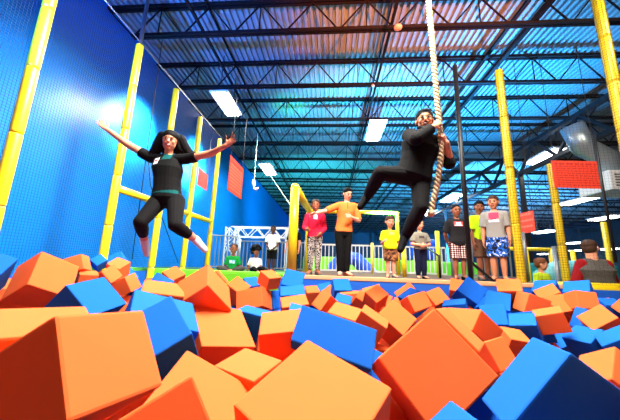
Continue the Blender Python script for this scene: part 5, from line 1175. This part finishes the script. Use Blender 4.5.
('o', (-1.858, 2.557, 0.637), (0.5380, -0.4472, -0.1757, 0.6926), (0.235, 0.235, 0.235), 'orange foam cube sunk between the front trio cube and the middle trio cube'),
('o', (4.333, 1.220, 0.909), (0.5590, 0.1066, 0.5957, -0.5668), (0.240, 0.240, 0.240), 'orange foam cube buried under the others in the pit'),
('o', (2.654, 1.895, 0.772), (0.2280, 0.0271, -0.4810, 0.8461), (0.237, 0.237, 0.237), 'orange foam cube buried under the others in the pit'),
('o', (3.461, 2.521, 0.642), (0.2187, 0.3880, -0.8313, 0.3326), (0.237, 0.237, 0.237), 'orange foam cube buried under the others in the pit'),
('b', (-3.217, 0.233, 1.259), (0.4625, -0.6906, 0.3395, 0.4403), (0.228, 0.228, 0.228), 'blue foam cube buried under the others in the pit'),
('o', (3.250, 1.361, 0.755), (0.0967, -0.1488, -0.2512, 0.9515), (0.234, 0.234, 0.234), 'orange foam cube buried under the others in the pit'),
('b', (4.027, 3.669, 0.484), (0.3364, -0.9285, -0.0410, -0.1520), (0.243, 0.243, 0.243), 'blue foam cube buried under the others in the pit'),
('o', (-3.496, 0.616, 1.113), (0.3256, 0.7596, 0.5460, -0.1373), (0.242, 0.242, 0.242), 'orange foam cube buried under the others in the pit'),
('o', (2.433, 1.748, 0.729), (0.8473, -0.1493, -0.5042, 0.0753), (0.224, 0.224, 0.224), 'orange foam cube buried under the others in the pit'),
('o', (4.302, 2.056, 0.819), (0.2878, 0.1376, -0.9470, -0.0373), (0.222, 0.222, 0.222), 'orange foam cube buried under the others in the pit'),
('b', (2.827, 1.544, 0.732), (0.1405, 0.5732, 0.6485, 0.4808), (0.241, 0.241, 0.241), 'blue foam cube buried under the others in the pit'),
('o', (-3.210, 2.198, 1.092), (0.4540, 0.6336, 0.6198, 0.0913), (0.239, 0.239, 0.239), 'orange foam cube buried under the others in the pit'),
('o', (2.167, 1.298, 0.827), (0.5937, -0.0940, -0.7965, -0.0657), (0.225, 0.225, 0.225), 'orange foam cube buried under the others in the pit'),
('o', (-2.601, 1.718, 1.002), (0.7221, -0.1021, -0.0442, 0.6827), (0.247, 0.247, 0.247), 'orange foam cube buried under the others in the pit'),
('o', (2.329, 1.899, 0.877), (0.7457, -0.4177, 0.1432, 0.4989), (0.245, 0.245, 0.245), 'orange foam cube buried under the others in the pit'),
('o', (-0.620, 2.512, 0.599), (0.0140, 0.1985, 0.6199, 0.7590), (0.223, 0.223, 0.223), 'orange foam cube buried under the others in the pit'),
('o', (-2.628, 4.056, 0.736), (0.4435, -0.0993, 0.2437, 0.8568), (0.229, 0.229, 0.229), 'orange foam cube buried under the others in the pit'),
('o', (-2.170, 2.468, 0.644), (0.2847, 0.9554, 0.0309, -0.0724), (0.246, 0.246, 0.246), 'orange foam cube buried under the others in the pit'),
('b', (3.200, 3.875, 0.440), (0.2202, -0.0328, 0.8591, 0.4609), (0.225, 0.225, 0.225), 'blue foam cube buried under the others in the pit'),
('b', (1.762, 0.522, 1.009), (0.6434, 0.4319, -0.1094, -0.6225), (0.232, 0.232, 0.232), 'blue foam cube buried under the others in the pit'),
('o', (3.431, 1.747, 0.768), (0.4743, 0.4341, 0.1389, -0.7532), (0.239, 0.239, 0.239), 'orange foam cube buried under the others in the pit'),
('o', (-1.662, 3.125, 0.532), (0.4108, 0.5419, 0.7031, -0.2079), (0.223, 0.223, 0.223), 'orange foam cube buried under the others in the pit'),
('o', (-2.814, 1.546, 1.006), (0.1215, -0.0920, -0.9040, -0.3994), (0.222, 0.222, 0.222), 'orange foam cube buried under the others in the pit'),
('b', (-1.891, 2.105, 0.755), (0.0895, 0.2517, -0.7135, -0.6477), (0.221, 0.221, 0.221), 'blue foam cube buried under the others in the pit'),
('b', (3.266, 4.489, 0.540), (0.6537, -0.7128, 0.2235, 0.1213), (0.247, 0.247, 0.247), 'blue foam cube buried under the others in the pit'),
('o', (-3.513, 0.876, 1.244), (0.3106, 0.4343, 0.8431, 0.0636), (0.227, 0.227, 0.227), 'orange foam cube buried under the others in the pit'),
('b', (4.448, 1.296, 0.707), (0.0430, 0.9472, -0.1173, -0.2954), (0.221, 0.221, 0.221), 'blue foam cube buried under the others in the pit'),
]
# ------------------------------------------------------------------ foam cubes
foam_o = mat('foam_orange', (0.86, 0.130, 0.030, 1), 0.85, spec=0.12, noise=0.03, nscale=9, bump=0.07, bscale=320)
foam_b = mat('foam_blue', (0.006, 0.11, 0.52, 1), 0.85, spec=0.12, noise=0.03, nscale=9, bump=0.07, bscale=320)
rc = random.Random(11)
def foam_mesh(dim):
    bm = bmesh.new(); bmesh.ops.create_cube(bm, size=1.0)
    for v in bm.verts: v.co = V((v.co.x * dim[0], v.co.y * dim[1], v.co.z * dim[2])) + V((rc.uniform(-1, 1), rc.uniform(-1, 1), rc.uniform(-1, 1))) * 0.0025
    bmesh.ops.bevel(bm, geom=bm.edges[:], offset=0.007, segments=2, affect='EDGES', profile=0.55)
    me = bpy.data.meshes.new('foam_cube'); bm.to_mesh(me); bm.free(); return me
for col, c, q, dim, lb in CUBES + FILL:
    me = foam_mesh(dim); me.materials.append(foam_o if col == 'o' else foam_b)
    o = link('foam_cube', me); o.location = c; o.rotation_mode = 'QUATERNION'; o.rotation_quaternion = q
    tag(o, lb, 'foam cube', 'orange foam cubes in the pit' if col == 'o' else 'blue foam cubes in the pit')

# ------------------------------------------------------------------ light
def area(name, loc, target, size, power, col=(1, 1, 1), sy=None):
    l = bpy.data.lights.new(name, 'AREA'); l.energy = power; l.color = col; l.size = size
    if sy: l.shape = 'RECTANGLE'; l.size_y = sy
    o = bpy.data.objects.new(name, l); COL.objects.link(o); o.location = loc
    o.rotation_euler = (V(target) - V(loc)).to_track_quat('-Z', 'Y').to_euler(); return o
def spot(name, loc, target, ang, power, col, blend=0.6, r=0.15):
    l = bpy.data.lights.new(name, 'SPOT'); l.energy = power; l.color = col; l.spot_size = math.radians(ang); l.spot_blend = blend; l.shadow_soft_size = r
    o = bpy.data.objects.new(name, l); COL.objects.link(o); o.location = loc
    o.rotation_euler = (V(target) - V(loc)).to_track_quat('-Z', 'Y').to_euler(); return o
# bank of hall lamps over the pit (out of the frame, above the camera)
area('pit_lamp', (0.1, 2.0, 5.7), (0.1, 2.0, 0), 2.4, KEY, (1.0, 0.95, 0.86), 0.9)
area('deck_area_light', (2.4, 2.6, 6.2), (2.4, 5.2, 1.5), 1.6, DECKP, (1.0, 0.95, 0.88), 0.8)
area('deck_area_light', (5.5, 3.0, 6.2), (5.2, 5.6, 2.4), 1.4, DECKP * 0.7, (1.0, 0.95, 0.88), 0.8)  # extra unseen light, put in to brighten the wide red banner
area('front_fill', (0.5, -5.5, 3.2), (0.5, 5, 1.6), 3.0, FRONT, (1.0, 0.38, 0.10), 2.0)  # unseen warm fill, added to redden the shaded foam faces
# added unseen spots brighten the blue wall; coloured uplights for the stage-lit roof
spot('wall_wash_fill', (-0.8, 3.0, 5.4), (WALLX, 4.6, 1.9), 78, WALLP, (0.75, 0.92, 1.0), 1.0, 0.3)
spot('wall_wash_fill', (-2.2, 9.5, 6.1), (WALLX, 11.5, 2.5), 95, WALLP * 0.6, (0.75, 0.95, 1.0), 1.0, 0.3)
spot('hot_spot_fill', (-3.7, 7.4, 5.9), (WALLX, 6.9, 4.9), 50, FLOOD, (0.9, 0.97, 1.0), 0.9, 0.2)  # no fixture here: this pair is added to make the wall's hot spots
spot('hot_spot_fill', (-3.7, 10.4, 6.2), (WALLX, 10.3, 5.1), 60, FLOOD * 1.3, (0.9, 0.97, 1.0), 0.9, 0.2)
spot('colour_uplight', (1.6, -3.0, 2.6), (1.7, 4.4, 7.3), 42, AMB * 1.8, (1.0, 0.28, 0.09), 0.9)
spot('colour_uplight', (-3.2, -1.0, 2.2), (-3.4, 5.6, 7.3), 44, AMB * 1.2, (0.02, 0.16, 1.0), 0.9)
spot('colour_uplight', (5.6, 8.8, 3.2), (4.9, 9.6, 7.3), 125, AMB * 0.9, (0.02, 0.36, 1.0), 0.8)
spot('colour_uplight', (1.5, 6.8, 2.3), (1.2, 11.5, 7.3), 85, AMB * 0.9, (0.03, 0.55, 0.95), 0.8)
spot('colour_uplight', (-1.4, 8.8, 2.6), (-1.7, 9.8, 7.3), 22, AMB * 0.14, (0.05, 1.0, 0.25), 0.9)
spot('colour_uplight', (9.0, 15.0, 2.0), (9.0, 22.0, 7.3), 110, AMB * 4.5, (0.04, 0.35, 0.85), 0.8)
spot('colour_uplight', (-1.0, 14.0, 1.5), (-1.0, 22.0, 7.0), 110, AMB * 1.2, (0.02, 0.42, 0.55), 0.8)
spot('colour_uplight', (15.0, 21.0, 1.0), (15.0, 27.0, 7.3), 125, AMB * 3.0, (0.05, 0.3, 0.75), 0.8)  # added to lift the black far right of the hall
area('far_hall_fill', (16.0, 26.0, 6.2), (16.0, 30.0, 0), 5.0, 2500, (0.8, 0.9, 1.0))  # added fill for the unlit far hall, no fixture of its own
area('play_lamp', (1.0, 10.4, 5.6), (1.0, 12.0, 0.5), 1.5, 260, (0.85, 1.0, 0.75))
area('play_lamp', (6.5, 9.6, 5.6), (7.0, 11.8, 0.8), 2.0, 240, (1.0, 1.0, 0.9))
area('lounge_lamp', (-2.2, 7.6, 6.1), (-2.2, 7.6, 0), 1.2, 300, (1.0, 0.97, 0.92))
wd = bpy.data.worlds.new('World'); SC.world = wd; wd.use_nodes = True
wd.node_tree.nodes['Background'].inputs[0].default_value = (0.45, 0.6, 0.9, 1); wd.node_tree.nodes['Background'].inputs[1].default_value = 0.015

# ------------------------------------------------------------------ camera
cd = bpy.data.cameras.new('camera'); cam = bpy.data.objects.new('camera', cd); COL.objects.link(cam)
M = Matrix((CR, CU, -CF)).transposed().to_4x4(); M.translation = CAM; cam.matrix_world = M
cd.sensor_width = 36; cd.lens = FPX / 620 * 36; cd.clip_start = 0.02; cd.clip_end = 200
cd.dof.use_dof = True; cd.dof.focus_distance = 3.2; cd.dof.aperture_fstop = 5.0
SC.camera = cam
vs = SC.view_settings; vs.view_transform = 'Standard'; vs.look = 'None'; vs.exposure = 0.0; vs.gamma = 1.0; vs.use_curve_mapping = False
